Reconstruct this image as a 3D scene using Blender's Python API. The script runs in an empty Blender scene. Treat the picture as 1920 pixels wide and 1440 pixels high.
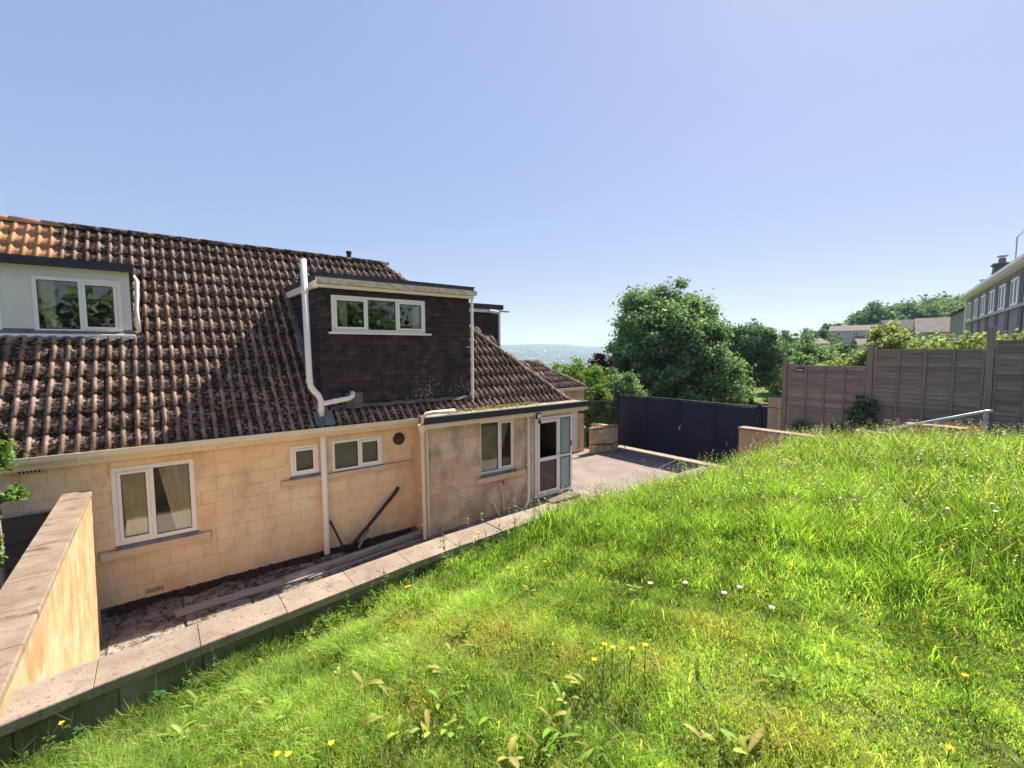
import bpy, math, random
import numpy as np
from mathutils import Vector, Matrix

R = math.radians
rng = random.Random(7)
npr = np.random.default_rng(11)
scene = bpy.context.scene
col = scene.collection

# ------------------------------------------------------------------ camera
YAW, PITCH, ROLL, EYE = R(51.8), R(4.24), R(0.3), 3.95
fw = Vector((math.cos(YAW) * math.cos(PITCH), math.sin(YAW) * math.cos(PITCH), -math.sin(PITCH)))
rt = Vector((math.sin(YAW), -math.cos(YAW), 0))
up = rt.cross(fw)
rt2 = rt * math.cos(ROLL) - up * math.sin(ROLL)
up2 = up * math.cos(ROLL) + rt * math.sin(ROLL)
cam_data = bpy.data.cameras.new('camera')
cam_data.sensor_width = 36.0
cam_data.lens = 850.0 / 1920.0 * 36.0
cam_data.clip_start = 0.05
cam_data.clip_end = 40000
cam = bpy.data.objects.new('camera', cam_data)
cam.matrix_world = Matrix(((rt2.x, up2.x, -fw.x, 0), (rt2.y, up2.y, -fw.y, 0), (rt2.z, up2.z, -fw.z, EYE), (0, 0, 0, 1)))
col.objects.link(cam)
scene.camera = cam

# ------------------------------------------------------------------ sky and sun
SUN = Vector((0.86, 0.18, 1.0)).normalized()
world = bpy.data.worlds.new('World')
scene.world = world
world.use_nodes = True
wn = world.node_tree.nodes
wn.clear()
sky = wn.new('ShaderNodeTexSky')
sky.sky_type = 'NISHITA'
sky.sun_disc = False
sky.sun_elevation = math.asin(SUN.z)
sky.sun_rotation = math.atan2(SUN.x, SUN.y)
sky.altitude = 0
sky.air_density = 1.0
sky.dust_density = 0.3
sky.ozone_density = 6.0
bg = wn.new('ShaderNodeBackground')
bg.inputs['Strength'].default_value = 0.15
wo = wn.new('ShaderNodeOutputWorld')
gam = wn.new('ShaderNodeGamma')
gam.inputs['Gamma'].default_value = 0.20
hsw = wn.new('ShaderNodeHueSaturation')
hsw.inputs['Saturation'].default_value = 2.45
hsw.inputs['Value'].default_value = 1.53
hsw.inputs['Hue'].default_value = 0.528
world.node_tree.links.new(sky.outputs[0], gam.inputs[0])
world.node_tree.links.new(gam.outputs[0], hsw.inputs['Color'])
world.node_tree.links.new(hsw.outputs[0], bg.inputs[0])
world.node_tree.links.new(bg.outputs[0], wo.inputs[0])

sun_data = bpy.data.lights.new('sun', 'SUN')
sun_data.energy = 5.0
sun_data.angle = R(0.53)
sun_data.color = (1.0, 0.93, 0.82)
sun = bpy.data.objects.new('sun', sun_data)
sun.rotation_euler = SUN.to_track_quat('Z', 'Y').to_euler()
col.objects.link(sun)

vs = scene.view_settings
vs.view_transform = 'Standard'
vs.look = 'None'
vs.exposure = 1.35
vs.gamma = 1.0
vs.use_curve_mapping = False
scene.cycles.use_denoising = True
scene.cycles.max_bounces = 8
scene.cycles.transparent_max_bounces = 12
scene.cycles.volume_bounces = 0
HAZE_D = 0.00014


# ------------------------------------------------------------------ material helpers
def new_mat(name):
    m = bpy.data.materials.new(name)
    m.use_nodes = True
    nt = m.node_tree
    nt.nodes.clear()
    return m, nt


def nd(nt, kind, **kw):
    n = nt.nodes.new(kind)
    for k, v in kw.items():
        if k in n.inputs:
            n.inputs[k].default_value = v
        else:
            setattr(n, k, v)
    return n


def c4(c):
    return (c[0], c[1], c[2], 1.0)


def ramp(nt, fac, stops):
    r = nt.nodes.new('ShaderNodeValToRGB')
    e = r.color_ramp.elements
    while len(e) < len(stops):
        e.new(0.5)
    for el, (p, c) in zip(e, stops):
        el.position = p
        el.color = c4(c)
    nt.links.new(fac, r.inputs[0])
    return r.outputs[0]


def noise_tex(nt, scale, detail=6, stretch=(1, 1, 1), rough=0.6, coord=None):
    if coord is None:
        coord = nt.nodes.new('ShaderNodeNewGeometry').outputs['Position']
    mp = nt.nodes.new('ShaderNodeMapping')
    mp.inputs['Scale'].default_value = stretch
    nt.links.new(coord, mp.inputs[0])
    n = nd(nt, 'ShaderNodeTexNoise', Scale=scale, Detail=detail, Roughness=rough)
    nt.links.new(mp.outputs[0], n.inputs['Vector'])
    return n.outputs['Fac']


def mixc(nt, fac, a, b, mode='MIX'):
    m = nt.nodes.new('ShaderNodeMix')
    m.data_type = 'RGBA'
    m.blend_type = mode
    for sock, v in ((m.inputs[0], fac), (m.inputs[6], a), (m.inputs[7], b)):
        if hasattr(v, 'links'):
            nt.links.new(v, sock)
        elif isinstance(v, (tuple, list)):
            sock.default_value = c4(v)
        else:
            sock.default_value = v
    return m.outputs[2]


def maprange(nt, v, a, b, c=0.0, d=1.0):
    m = nt.nodes.new('ShaderNodeMapRange')
    m.inputs[1].default_value = a
    m.inputs[2].default_value = b
    m.inputs[3].default_value = c
    m.inputs[4].default_value = d
    nt.links.new(v, m.inputs[0])
    return m.outputs[0]


def math_node(nt, op, a, b):
    m = nt.nodes.new('ShaderNodeMath')
    m.operation = op
    for s, v in ((m.inputs[0], a), (m.inputs[1], b)):
        if hasattr(v, 'links'):
            nt.links.new(v, s)
        else:
            s.default_value = v
    return m.outputs[0]


def finish(nt, m, color, rough=0.85, bump=0.0, bscale=40, spec=0.3, metal=0.0, bdist=0.01, bstretch=(1, 1, 1), height=None):
    p = nt.nodes.new('ShaderNodeBsdfPrincipled')
    if hasattr(color, 'links'):
        nt.links.new(color, p.inputs['Base Color'])
    else:
        p.inputs['Base Color'].default_value = c4(color)
    p.inputs['Roughness'].default_value = rough
    p.inputs['Metallic'].default_value = metal
    p.inputs['Specular IOR Level'].default_value = spec
    if bump > 0:
        b = nd(nt, 'ShaderNodeBump', Strength=bump, Distance=bdist)
        nt.links.new(height if height is not None else noise_tex(nt, bscale, 8, bstretch), b.inputs['Height'])
        nt.links.new(b.outputs[0], p.inputs['Normal'])
    o = nt.nodes.new('ShaderNodeOutputMaterial')
    nt.links.new(p.outputs[0], o.inputs[0])
    return m


def surf(name, stops, scale=4, rough=0.85, bump=0.3, bscale=40, detail=6, rnd=0.0, stretch=(1, 1, 1), spec=0.3,
         metal=0.0, stains=(), bdist=0.01, bstretch=None):
    """noise-ramped surface; stains = (colour, scale, lo, hi, stretch) marks with a shape of their own"""
    m, nt = new_mat(name)
    c = ramp(nt, noise_tex(nt, scale, detail, stretch), stops)
    for (sc_, scale_, lo, hi, st_) in stains:
        f = maprange(nt, noise_tex(nt, scale_, 8, st_, 0.65), lo, hi)
        c = mixc(nt, f, c, sc_)
    if rnd > 0:
        oi = nt.nodes.new('ShaderNodeObjectInfo')
        v = maprange(nt, oi.outputs['Random'], 0, 1, 1 - rnd, 1 + rnd)
        hs = nt.nodes.new('ShaderNodeHueSaturation')
        nt.links.new(v, hs.inputs['Value'])
        nt.links.new(c, hs.inputs['Color'])
        c = hs.outputs[0]
    return finish(nt, m, c, rough, bump, bscale, spec, metal, bdist, bstretch or stretch)


def leaf_mat(name, transl=0.45, rough=0.55, spec=0.25, tcol=(1.15, 1.25, 0.5)):
    m, nt = new_mat(name)
    a = nt.nodes.new('ShaderNodeAttribute')
    a.attribute_name = 'Col'
    p = nt.nodes.new('ShaderNodeBsdfPrincipled')
    p.inputs['Roughness'].default_value = rough
    p.inputs['Specular IOR Level'].default_value = spec
    nt.links.new(a.outputs['Color'], p.inputs['Base Color'])
    t = nt.nodes.new('ShaderNodeBsdfTranslucent')
    nt.links.new(mixc(nt, 1.0, a.outputs['Color'], tcol, 'MULTIPLY'), t.inputs['Color'])
    mx = nt.nodes.new('ShaderNodeMixShader')
    mx.inputs[0].default_value = transl
    nt.links.new(p.outputs[0], mx.inputs[1])
    nt.links.new(t.outputs[0], mx.inputs[2])
    o = nt.nodes.new('ShaderNodeOutputMaterial')
    nt.links.new(mx.outputs[0], o.inputs[0])
    return m


def glass_mat(name, tint=(0.75, 0.8, 0.8)):
    m, nt = new_mat(name)
    tr = nt.nodes.new('ShaderNodeBsdfTransparent')
    tr.inputs[0].default_value = c4(tint)
    gl = nd(nt, 'ShaderNodeBsdfGlossy', Roughness=0.01)
    f = nd(nt, 'ShaderNodeFresnel', IOR=1.6)
    fm = maprange(nt, f.outputs[0], 0, 1, 0.03, 1.0)
    mx = nt.nodes.new('ShaderNodeMixShader')
    nt.links.new(fm, mx.inputs[0])
    nt.links.new(tr.outputs[0], mx.inputs[1])
    nt.links.new(gl.outputs[0], mx.inputs[2])
    o = nt.nodes.new('ShaderNodeOutputMaterial')
    nt.links.new(mx.outputs[0], o.inputs[0])
    return m


MAT = {}
MAT['wall'] = surf('painted_block', [(0.25, (0.80, 0.54, 0.30)), (0.5, (0.86, 0.61, 0.36)), (0.75, (0.88, 0.67, 0.44))], 1.6, 0.9, 0.25, 60,
                   rnd=0.03, stains=[((0.62, 0.41, 0.23), 1.4, 0.50, 0.74, (1.6, 1, 0.8)), ((0.40, 0.27, 0.16), 4.0, 0.62, 0.78, (1.2, 1, 0.6)), ((0.16, 0.10, 0.06), 13, 0.71, 0.76, (1, 1, 0.8))])
MAT['mortar'] = surf('mortar', [(0.3, (0.62, 0.41, 0.23)), (0.7, (0.74, 0.50, 0.30))], 6, 0.95, 0.3, 80)
MAT['stone'] = surf('weathered_limestone', [(0.25, (0.48, 0.33, 0.19)), (0.5, (0.66, 0.48, 0.30)), (0.75, (0.76, 0.59, 0.40))], 2.2, 0.9, 0.35, 50,
                    rnd=0.10, stains=[((0.36, 0.26, 0.16), 2.4, 0.46, 0.66, (1.2, 1, 0.6)), ((0.17, 0.12, 0.075), 4.2, 0.60, 0.74, (1.6, 1, 0.45)), ((0.09, 0.06, 0.04), 16, 0.70, 0.76, (1, 1, 1))])
MAT['sill'] = surf('stone_sill', [(0.3, (0.60, 0.42, 0.26)), (0.7, (0.72, 0.53, 0.35))], 5, 0.9, 0.3, 60, stains=[((0.2, 0.14, 0.09), 6, 0.64, 0.8, (1, 1, 1))])
MAT['plinth'] = surf('plinth', [(0.3, (0.10, 0.08, 0.065)), (0.7, (0.2, 0.16, 0.13))], 4, 0.95, 0.4, 50)
MAT['white'] = surf('white_upvc', [(0.3, (0.84, 0.76, 0.66)), (0.7, (0.90, 0.84, 0.75))], 3, 0.4, 0, spec=0.4, stains=[((0.45, 0.38, 0.26), 9, 0.66, 0.85, (1, 1, 1))])
MAT['cream'] = surf('cream_gutter', [(0.3, (0.70, 0.56, 0.38)), (0.7, (0.80, 0.67, 0.48))], 3, 0.55, 0.1, 60, stains=[((0.22, 0.17, 0.09), 9, 0.6, 0.78, (1, 1, 3))])
MAT['greywhite'] = surf('painted_board', [(0.3, (0.66, 0.62, 0.56)), (0.7, (0.76, 0.72, 0.65))], 2, 0.6, 0.1, 50, stains=[((0.35, 0.33, 0.30), 3, 0.62, 0.85, (1, 1, 0.5))])
MAT['dirtyfascia'] = surf('lichened_fascia', [(0.35, (0.46, 0.37, 0.22)), (0.6, (0.70, 0.63, 0.50))], 6, 0.9, 0.5, 70, stretch=(1, 1, 2.5), stains=[((0.16, 0.12, 0.05), 14, 0.58, 0.72, (1, 1, 1.5))])
MAT['felt'] = surf('black_felt', [(0.3, (0.016, 0.018, 0.022)), (0.7, (0.03, 0.033, 0.04))], 6, 0.6, 0.3, 60, spec=0.5)
MAT['lead'] = surf('lead_sheet', [(0.3, (0.10, 0.105, 0.11)), (0.7, (0.22, 0.225, 0.23))], 5, 0.7, 0.3, 30, stains=[((0.05, 0.045, 0.04), 6, 0.55, 0.7, (1, 1, 1))])
MAT['flatroof'] = surf('flat_roof_felt', [(0.3, (0.18, 0.15, 0.12)), (0.7, (0.34, 0.29, 0.24))], 4, 0.95, 0.6, 60, stains=[((0.25, 0.2, 0.08), 7, 0.56, 0.7, (1, 1, 1))])
MAT['black'] = surf('black_plastic', [(0.3, (0.02, 0.018, 0.017)), (0.7, (0.04, 0.036, 0.033))], 6, 0.6, 0.1, 40)
MAT['curtain'] = surf('net_curtain', [(0.3, (0.66, 0.53, 0.36)), (0.7, (0.86, 0.76, 0.58))], 3, 0.95, 0.2, 60, stretch=(5, 5, 0.6), stains=[((0.16, 0.13, 0.1), 5, 0.6, 0.75, (1, 1, 0.6))])
MAT['blind'] = surf('frosted_backing', [(0.3, (0.34, 0.29, 0.22)), (0.7, (0.44, 0.38, 0.29))], 3, 0.9, 0.0, 60)
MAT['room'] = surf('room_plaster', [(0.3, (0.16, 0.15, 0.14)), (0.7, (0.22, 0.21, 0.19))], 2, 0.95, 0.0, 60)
MAT['glass'] = glass_mat('window_glass', (0.92, 0.94, 0.93))
m_, nt__ = new_mat('frosted_glass')
tr_ = nt__.nodes.new('ShaderNodeBsdfTransparent')
tr_.inputs[0].default_value = (0.8, 0.92, 0.9, 1)
df_ = nd(nt__, 'ShaderNodeBsdfPrincipled', Roughness=0.15)
df_.inputs['Base Color'].default_value = (0.42, 0.53, 0.52, 1)
mx_ = nt__.nodes.new('ShaderNodeMixShader')
mx_.inputs[0].default_value = 0.55
nt__.links.new(tr_.outputs[0], mx_.inputs[1])
nt__.links.new(df_.outputs[0], mx_.inputs[2])
om_ = nt__.nodes.new('ShaderNodeOutputMaterial')
nt__.links.new(mx_.outputs[0], om_.inputs[0])
MAT['frosted'] = m_
MAT['concrete'] = surf('path_concrete', [(0.3, (0.12, 0.10, 0.085)), (0.7, (0.26, 0.225, 0.195))], 3, 0.95, 0.6, 30,
                       stains=[((0.055, 0.043, 0.034), 3.4, 0.50, 0.62, (1, 1.6, 1)), ((0.42, 0.38, 0.33), 12, 0.70, 0.78, (1, 1, 1))])
MAT['slab'] = surf('paving_slab', [(0.3, (0.15, 0.13, 0.11)), (0.7, (0.28, 0.245, 0.215))], 4, 0.95, 0.6, 40, rnd=0.3,
                   stains=[((0.055, 0.043, 0.034), 4.2, 0.50, 0.60, (1, 1, 1)), ((0.10, 0.08, 0.06), 12, 0.58, 0.66, (1, 1, 1))])
MAT['bounceslab'] = surf('pale_bounce_slab', [(0.3, (0.52, 0.45, 0.37)), (0.7, (0.64, 0.56, 0.47))], 3, 0.95, 0.4, 40, stains=[((0.3, 0.26, 0.2), 4, 0.62, 0.76, (1, 1, 1))])  # pale tone chosen so the unseen slab bounces light onto the house wall
MAT['drive'] = surf('driveway_asphalt', [(0.3, (0.17, 0.135, 0.115)), (0.7, (0.24, 0.195, 0.168))], 1.4, 0.95, 0.5, 90, bdist=0.006,
                    stains=[((0.09, 0.078, 0.07), 1.6, 0.58, 0.72, (1, 1, 1)), ((0.06, 0.05, 0.045), 7, 0.66, 0.74, (1, 1, 1)), ((0.30, 0.26, 0.22), 9, 0.68, 0.8, (1, 1, 1))])
MAT['apron'] = surf('concrete_apron', [(0.3, (0.24, 0.195, 0.155)), (0.7, (0.32, 0.265, 0.21))], 3, 0.95, 0.5, 60, stains=[((0.18, 0.15, 0.12), 6, 0.62, 0.72, (1, 1, 1))])
MAT['soil'] = surf('leaf_litter', [(0.3, (0.012, 0.008, 0.006)), (0.55, (0.035, 0.022, 0.015)), (0.75, (0.12, 0.08, 0.06))], 22, 0.98, 1.0, 35, bdist=0.03)
MAT['timber'] = surf('grey_timber', [(0.3, (0.20, 0.17, 0.15)), (0.7, (0.42, 0.37, 0.33))], 6, 0.9, 0.6, 20, stretch=(0.6, 8, 8))
MAT['coping'] = surf('cast_stone_coping', [(0.3, (0.20, 0.145, 0.105)), (0.5, (0.265, 0.20, 0.15)), (0.7, (0.32, 0.25, 0.195))], 3, 0.95, 0.5, 80, rnd=0.05,
                     stains=[((0.11, 0.078, 0.053), 34, 0.56, 0.68, (1, 1, 1)), ((0.15, 0.11, 0.077), 5, 0.56, 0.74, (1, 1, 1))])
MAT['mossy'] = surf('mossy_block', [(0.3, (0.10, 0.095, 0.05)), (0.55, (0.20, 0.18, 0.11)), (0.75, (0.32, 0.29, 0.21))], 4, 0.95, 0.6, 40, rnd=0.2,
                    stains=[((0.09, 0.12, 0.025), 3, 0.48, 0.66, (1, 1, 1)), ((0.35, 0.36, 0.31), 5, 0.70, 0.78, (1, 1, 1))])
MAT['render'] = surf('streaked_render', [(0.28, (0.33, 0.145, 0.055)), (0.5, (0.42, 0.25, 0.125)), (0.68, (0.46, 0.34, 0.21))], 3.2, 0.92, 0.5, 50, stretch=(1.0, 1.0, 0.85),
                     stains=[((0.34, 0.20, 0.09), 11, 0.56, 0.70, (1, 1, 0.85)), ((0.50, 0.39, 0.26), 5.5, 0.54, 0.70, (1.0, 1.0, 0.75))])
MAT['wallcap'] = surf('rough_wall_cap', [(0.3, (0.18, 0.125, 0.085)), (0.7, (0.29, 0.215, 0.155))], 4, 0.95, 0.6, 60, stains=[((0.075, 0.055, 0.04), 3.2, 0.54, 0.70, (1.0, 2.2, 1))])  # dark stripes: staining, with leaf shadows put into the colour
MAT['tanrender'] = surf('tan_render', [(0.3, (0.44, 0.27, 0.15)), (0.7, (0.56, 0.38, 0.23))], 2, 0.92, 0.3, 60, stains=[((0.3, 0.2, 0.12), 4, 0.6, 0.8, (1, 1, 0.6))])
MAT['gate'] = surf('navy_sheet_metal', [(0.3, (0.012, 0.018, 0.040)), (0.7, (0.018, 0.025, 0.052))], 1.5, 0.55, 0.08, 3, spec=0.2, rnd=0.12)
MAT['steel'] = surf('galvanised_steel', [(0.3, (0.36, 0.40, 0.42)), (0.7, (0.50, 0.54, 0.56))], 8, 0.45, 0.1, 40, metal=0.6)
MAT['fence'] = surf('weathered_fence', [(0.3, (0.165, 0.135, 0.112)), (0.6, (0.275, 0.23, 0.192)), (0.8, (0.36, 0.31, 0.265))], 4, 0.92, 0.6, 26, rnd=0.18, stretch=(1, 0.35, 5),
                    stains=[((0.045, 0.034, 0.03), 5, 0.62, 0.72, (1, 1.2, 4))])
MAT['fencepost'] = surf('weathered_post', [(0.3, (0.17, 0.14, 0.112)), (0.7, (0.30, 0.255, 0.21))], 5, 0.92, 0.5, 26, rnd=0.1, stretch=(5, 5, 0.4))
MAT['fencelight'] = surf('new_fence_board', [(0.3, (0.32, 0.25, 0.17)), (0.7, (0.44, 0.35, 0.25))], 5, 0.9, 0.4, 26, rnd=0.1, stretch=(5, 5, 0.4))
MAT['brownboard'] = surf('brown_board', [(0.3, (0.06, 0.042, 0.032)), (0.7, (0.12, 0.09, 0.07))], 5, 0.9, 0.4, 26, rnd=0.15, stretch=(0.4, 1, 5))
MAT['bark'] = surf('bark', [(0.3, (0.05, 0.038, 0.028)), (0.7, (0.12, 0.095, 0.07))], 6, 0.95, 0.8, 12, stretch=(3, 3, 0.5), bdist=0.05)
MAT['farwall'] = surf('far_stone', [(0.3, (0.24, 0.21, 0.185)), (0.7, (0.33, 0.29, 0.26))], 1.5, 0.9, 0.1, 20)
MAT['farpale'] = surf('far_pale_render', [(0.3, (0.48, 0.44, 0.41)), (0.7, (0.58, 0.54, 0.5))], 1, 0.9, 0, 20)
MAT['fargrey'] = surf('far_grey_panel', [(0.3, (0.12, 0.12, 0.13)), (0.7, (0.17, 0.17, 0.18))], 1, 0.9, 0, 20)
MAT['farroof'] = surf('far_roof', [(0.3, (0.10, 0.08, 0.075)), (0.7, (0.18, 0.15, 0.135))], 2, 0.9, 0.2, 10)
MAT['yellow'] = surf('yellow_petal', [(0.3, (0.75, 0.38, 0.01)), (0.7, (0.85, 0.5, 0.02))], 8, 0.7, 0)
MAT['leaf'] = leaf_mat('leaf', 0.42, 0.7, 0.08, (0.85, 1.25, 0.45))
MAT['treeleaf'] = leaf_mat('tree_leaf', 0.38, 0.65, 0.10, (1.1, 1.25, 0.55))
MAT['grass'] = leaf_mat('grass_blade', 0.55, 0.7, 0.06, (1.22, 1.42, 0.5))


def tile_material():
    """concrete tile: clean rolls, dirt and moss in the pans, lichen specks; a newer orange patch high on the left"""
    m, nt = new_mat('roof_tile')
    geo = nt.nodes.new('ShaderNodeNewGeometry')
    pos = geo.outputs['Position']
    a = nt.nodes.new('ShaderNodeAttribute')
    a.attribute_name = 'roll'
    oi = nt.nodes.new('ShaderNodeObjectInfo')
    rnd = math_node(nt, 'FRACT', math_node(nt, 'ADD', oi.outputs['Random'], geo.outputs['Random Per Island']), 0)
    brown = ramp(nt, noise_tex(nt, 5, 6, coord=pos), [(0.3, (0.16, 0.098, 0.070)), (0.5, (0.28, 0.175, 0.126)), (0.72, (0.42, 0.29, 0.215))])
    orange = ramp(nt, noise_tex(nt, 6, 6, coord=pos), [(0.3, (0.46, 0.22, 0.10)), (0.7, (0.62, 0.33, 0.17))])
    sx = nt.nodes.new('ShaderNodeSeparateXYZ')
    nt.links.new(pos, sx.inputs[0])
    edge = math_node(nt, 'ADD', sx.outputs[0], maprange(nt, noise_tex(nt, 2.5, 4, coord=pos), 0.3, 0.7, -0.25, 0.25))
    newer = math_node(nt, 'MULTIPLY', maprange(nt, edge, -1.42, -1.28, 1, 0), maprange(nt, sx.outputs[1], 11.2, 11.3))
    base = mixc(nt, newer, brown, orange)
    hs = nt.nodes.new('ShaderNodeHueSaturation')
    nt.links.new(maprange(nt, rnd, 0, 1, 0.72, 1.25), hs.inputs['Value'])
    nt.links.new(base, hs.inputs['Color'])
    base = hs.outputs[0]
    nf = noise_tex(nt, 17, 6, coord=pos, rough=0.72)
    pan = maprange(nt, a.outputs['Fac'], 0.10, 0.70, 0.07, -0.09)
    dirt = maprange(nt, math_node(nt, 'ADD', nf, pan), 0.49, 0.57)
    dirt = math_node(nt, 'MULTIPLY', dirt, maprange(nt, newer, 0, 1, 0.95, 0.15))
    base = mixc(nt, dirt, base, (0.016, 0.012, 0.010))
    lich = maprange(nt, noise_tex(nt, 34, 3, coord=pos), 0.69, 0.73)
    base = mixc(nt, math_node(nt, 'MULTIPLY', lich, 0.8), base, (0.50, 0.43, 0.34))
    return finish(nt, m, base, 0.9, 0.5, 60, 0.25, bdist=0.008)


MAT['tile'] = tile_material()


def cladding_material():
    m, nt = new_mat('brown_cladding')
    pos = nt.nodes.new('ShaderNodeNewGeometry').outputs['Position']
    geo = nt.nodes.new('ShaderNodeNewGeometry')
    base = ramp(nt, noise_tex(nt, 5, 6, coord=pos), [(0.3, (0.030, 0.019, 0.021)), (0.7, (0.066, 0.041, 0.042))])
    hs = nt.nodes.new('ShaderNodeHueSaturation')
    nt.links.new(maprange(nt, geo.outputs['Random Per Island'], 0, 1, 0.65, 1.45), hs.inputs['Value'])
    nt.links.new(base, hs.inputs['Color'])
    base = hs.outputs[0]
    sx = nt.nodes.new('ShaderNodeSeparateXYZ')
    nt.links.new(pos, sx.inputs[0])
    zone = maprange(nt, noise_tex(nt, 0.9, 3, coord=pos), 0.45, 0.62, -0.06, 0.05)
    low = maprange(nt, sx.outputs[2], 3.0, 4.3, 0.05, -0.06)
    sp = math_node(nt, 'ADD', math_node(nt, 'ADD', noise_tex(nt, 22, 4, coord=pos), zone), low)
    base = mixc(nt, maprange(nt, sp, 0.655, 0.70), base, (0.42, 0.38, 0.36))
    return finish(nt, m, base, 0.8, 0.3, 40, 0.3)


MAT['cladding'] = cladding_material()


# ------------------------------------------------------------------ mesh helpers
class MB:
    def __init__(self):
        self.v, self.f = [], []

    def add(self, vs_, fs_):
        o = len(self.v)
        self.v += [tuple(p) for p in vs_]
        self.f += [tuple(i + o for i in q) for q in fs_]
        return self

    def box(self, x0, x1, y0, y1, z0, z1):
        return self.add([(x0, y0, z0), (x1, y0, z0), (x1, y1, z0), (x0, y1, z0), (x0, y0, z1), (x1, y0, z1), (x1, y1, z1), (x0, y1, z1)],
                        [(0, 3, 2, 1), (4, 5, 6, 7), (0, 1, 5, 4), (1, 2, 6, 5), (2, 3, 7, 6), (3, 0, 4, 7)])

    def cbox(self, x0, x1, y0, y1, z0, z1, c=0.006):
        """box with all edges chamfered a little"""
        vs_, fs_ = [], []
        X, Y, Z = (x0, x1), (y0, y1), (z0, z1)
        idx = {}
        for i in (0, 1):
            for j in (0, 1):
                for k in (0, 1):
                    sx, sy, sz = (c if i == 0 else -c), (c if j == 0 else -c), (c if k == 0 else -c)
                    for ax in range(3):
                        idx[(i, j, k, ax)] = len(vs_)
                        p = [X[i] + sx, Y[j] + sy, Z[k] + sz]
                        p[ax] = (X[i], Y[j], Z[k])[ax]
                        vs_.append(p)
        def q(a, order):
            fs_.append([idx[o + (a,)] for o in order])
        q(0, [(0, 0, 0), (0, 0, 1), (0, 1, 1), (0, 1, 0)]); q(0, [(1, 0, 0), (1, 1, 0), (1, 1, 1), (1, 0, 1)])
        q(1, [(0, 0, 0), (1, 0, 0), (1, 0, 1), (0, 0, 1)]); q(1, [(0, 1, 0), (0, 1, 1), (1, 1, 1), (1, 1, 0)])
        q(2, [(0, 0, 0), (0, 1, 0), (1, 1, 0), (1, 0, 0)]); q(2, [(0, 0, 1), (1, 0, 1), (1, 1, 1), (0, 1, 1)])
        for i in (0, 1):
            for j in (0, 1):
                fs_.append([idx[(i, j, 0, 0)], idx[(i, j, 1, 0)], idx[(i, j, 1, 1)], idx[(i, j, 0, 1)]])
                fs_.append([idx[(i, 0, j, 0)], idx[(i, 1, j, 0)], idx[(i, 1, j, 2)], idx[(i, 0, j, 2)]])
                fs_.append([idx[(0, i, j, 1)], idx[(1, i, j, 1)], idx[(1, i, j, 2)], idx[(0, i, j, 2)]])
                for k in (0, 1):
                    fs_.append([idx[(i, j, k, 0)], idx[(i, j, k, 1)], idx[(i, j, k, 2)]])
        return self.add(vs_, fs_)

    def prism(self, poly, z0, z1):
        """vertical prism over an (x, y) polygon; z0 / z1 numbers or one per corner"""
        n = len(poly)
        a = z0 if isinstance(z0, (list, tuple)) else [z0] * n
        b = z1 if isinstance(z1, (list, tuple)) else [z1] * n
        return self.add([(p[0], p[1], h) for p, h in zip(poly, a)] + [(p[0], p[1], h) for p, h in zip(poly, b)],
                        [tuple(range(n - 1, -1, -1)), tuple(range(n, 2 * n))] + [(i, (i + 1) % n, n + (i + 1) % n, n + i) for i in range(n)])

    def tube(self, pts, r, n=10, cap=True):
        pts = [Vector(p) for p in pts]
        rs = r if isinstance(r, (list, tuple)) else [r] * len(pts)
        o = len(self.v)
        prev = None
        for i, p in enumerate(pts):
            t = (pts[min(i + 1, len(pts) - 1)] - pts[max(i - 1, 0)]).normalized()
            if prev is None:
                prev = t.orthogonal().normalized()
            s = (prev - t * prev.dot(t))
            s = s.normalized() if s.length > 1e-6 else t.orthogonal().normalized()
            prev = s
            w = t.cross(s)
            for k in range(n):
                a = 2 * math.pi * k / n
                self.v.append(tuple(p + (s * math.cos(a) + w * math.sin(a)) * rs[i]))
        for i in range(len(pts) - 1):
            for k in range(n):
                a, b = o + i * n + k, o + i * n + (k + 1) % n
                self.f.append((a, b, b + n, a + n))
        if cap:
            self.f.append(tuple(o + k for k in range(n - 1, -1, -1)))
            self.f.append(tuple(o + (len(pts) - 1) * n + k for k in range(n)))
        return self

    def xf(self, M):
        self.v = [tuple(M @ Vector(p)) for p in self.v]
        return self

    def mesh(self, name, smooth=False):
        me = bpy.data.meshes.new(name)
        me.from_pydata(self.v, [], self.f)
        me.update()
        if smooth:
            me.polygons.foreach_set('use_smooth', [True] * len(me.polygons))
        return me

    def build(self, name, mat, parent=None, smooth=False):
        return link(name, self.mesh(name, smooth), mat, parent)


ORIG = {}


def link(name, me, mat, parent=None, M=None):
    o = bpy.data.objects.new(name, me)
    if mat is not None and len(me.materials) == 0:
        me.materials.append(MAT[mat] if isinstance(mat, str) else mat)
    col.objects.link(o)
    if M is not None:
        o.matrix_world = M
    if parent is not None:
        o.parent = parent
        o.matrix_parent_inverse = Matrix.Translation(-ORIG.get(parent.name, Vector((0, 0, 0))))
        if M is not None:
            o.matrix_basis = M
    return o


def tag(o, label, cat, group=None):
    o['label'] = label
    o['category'] = cat
    if group:
        o['group'] = group
    return o


def thing(name, label, cat, loc=(0, 0, 0), group=None):
    o = bpy.data.objects.new(name, None)
    o.empty_display_size = 0.2
    o.location = loc
    col.objects.link(o)
    ORIG[o.name] = Vector(loc)
    return tag(o, label, cat, group)


def structure(o):
    o['kind'] = 'structure'
    return o


def stuff(o):
    o['kind'] = 'stuff'
    return o


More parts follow.
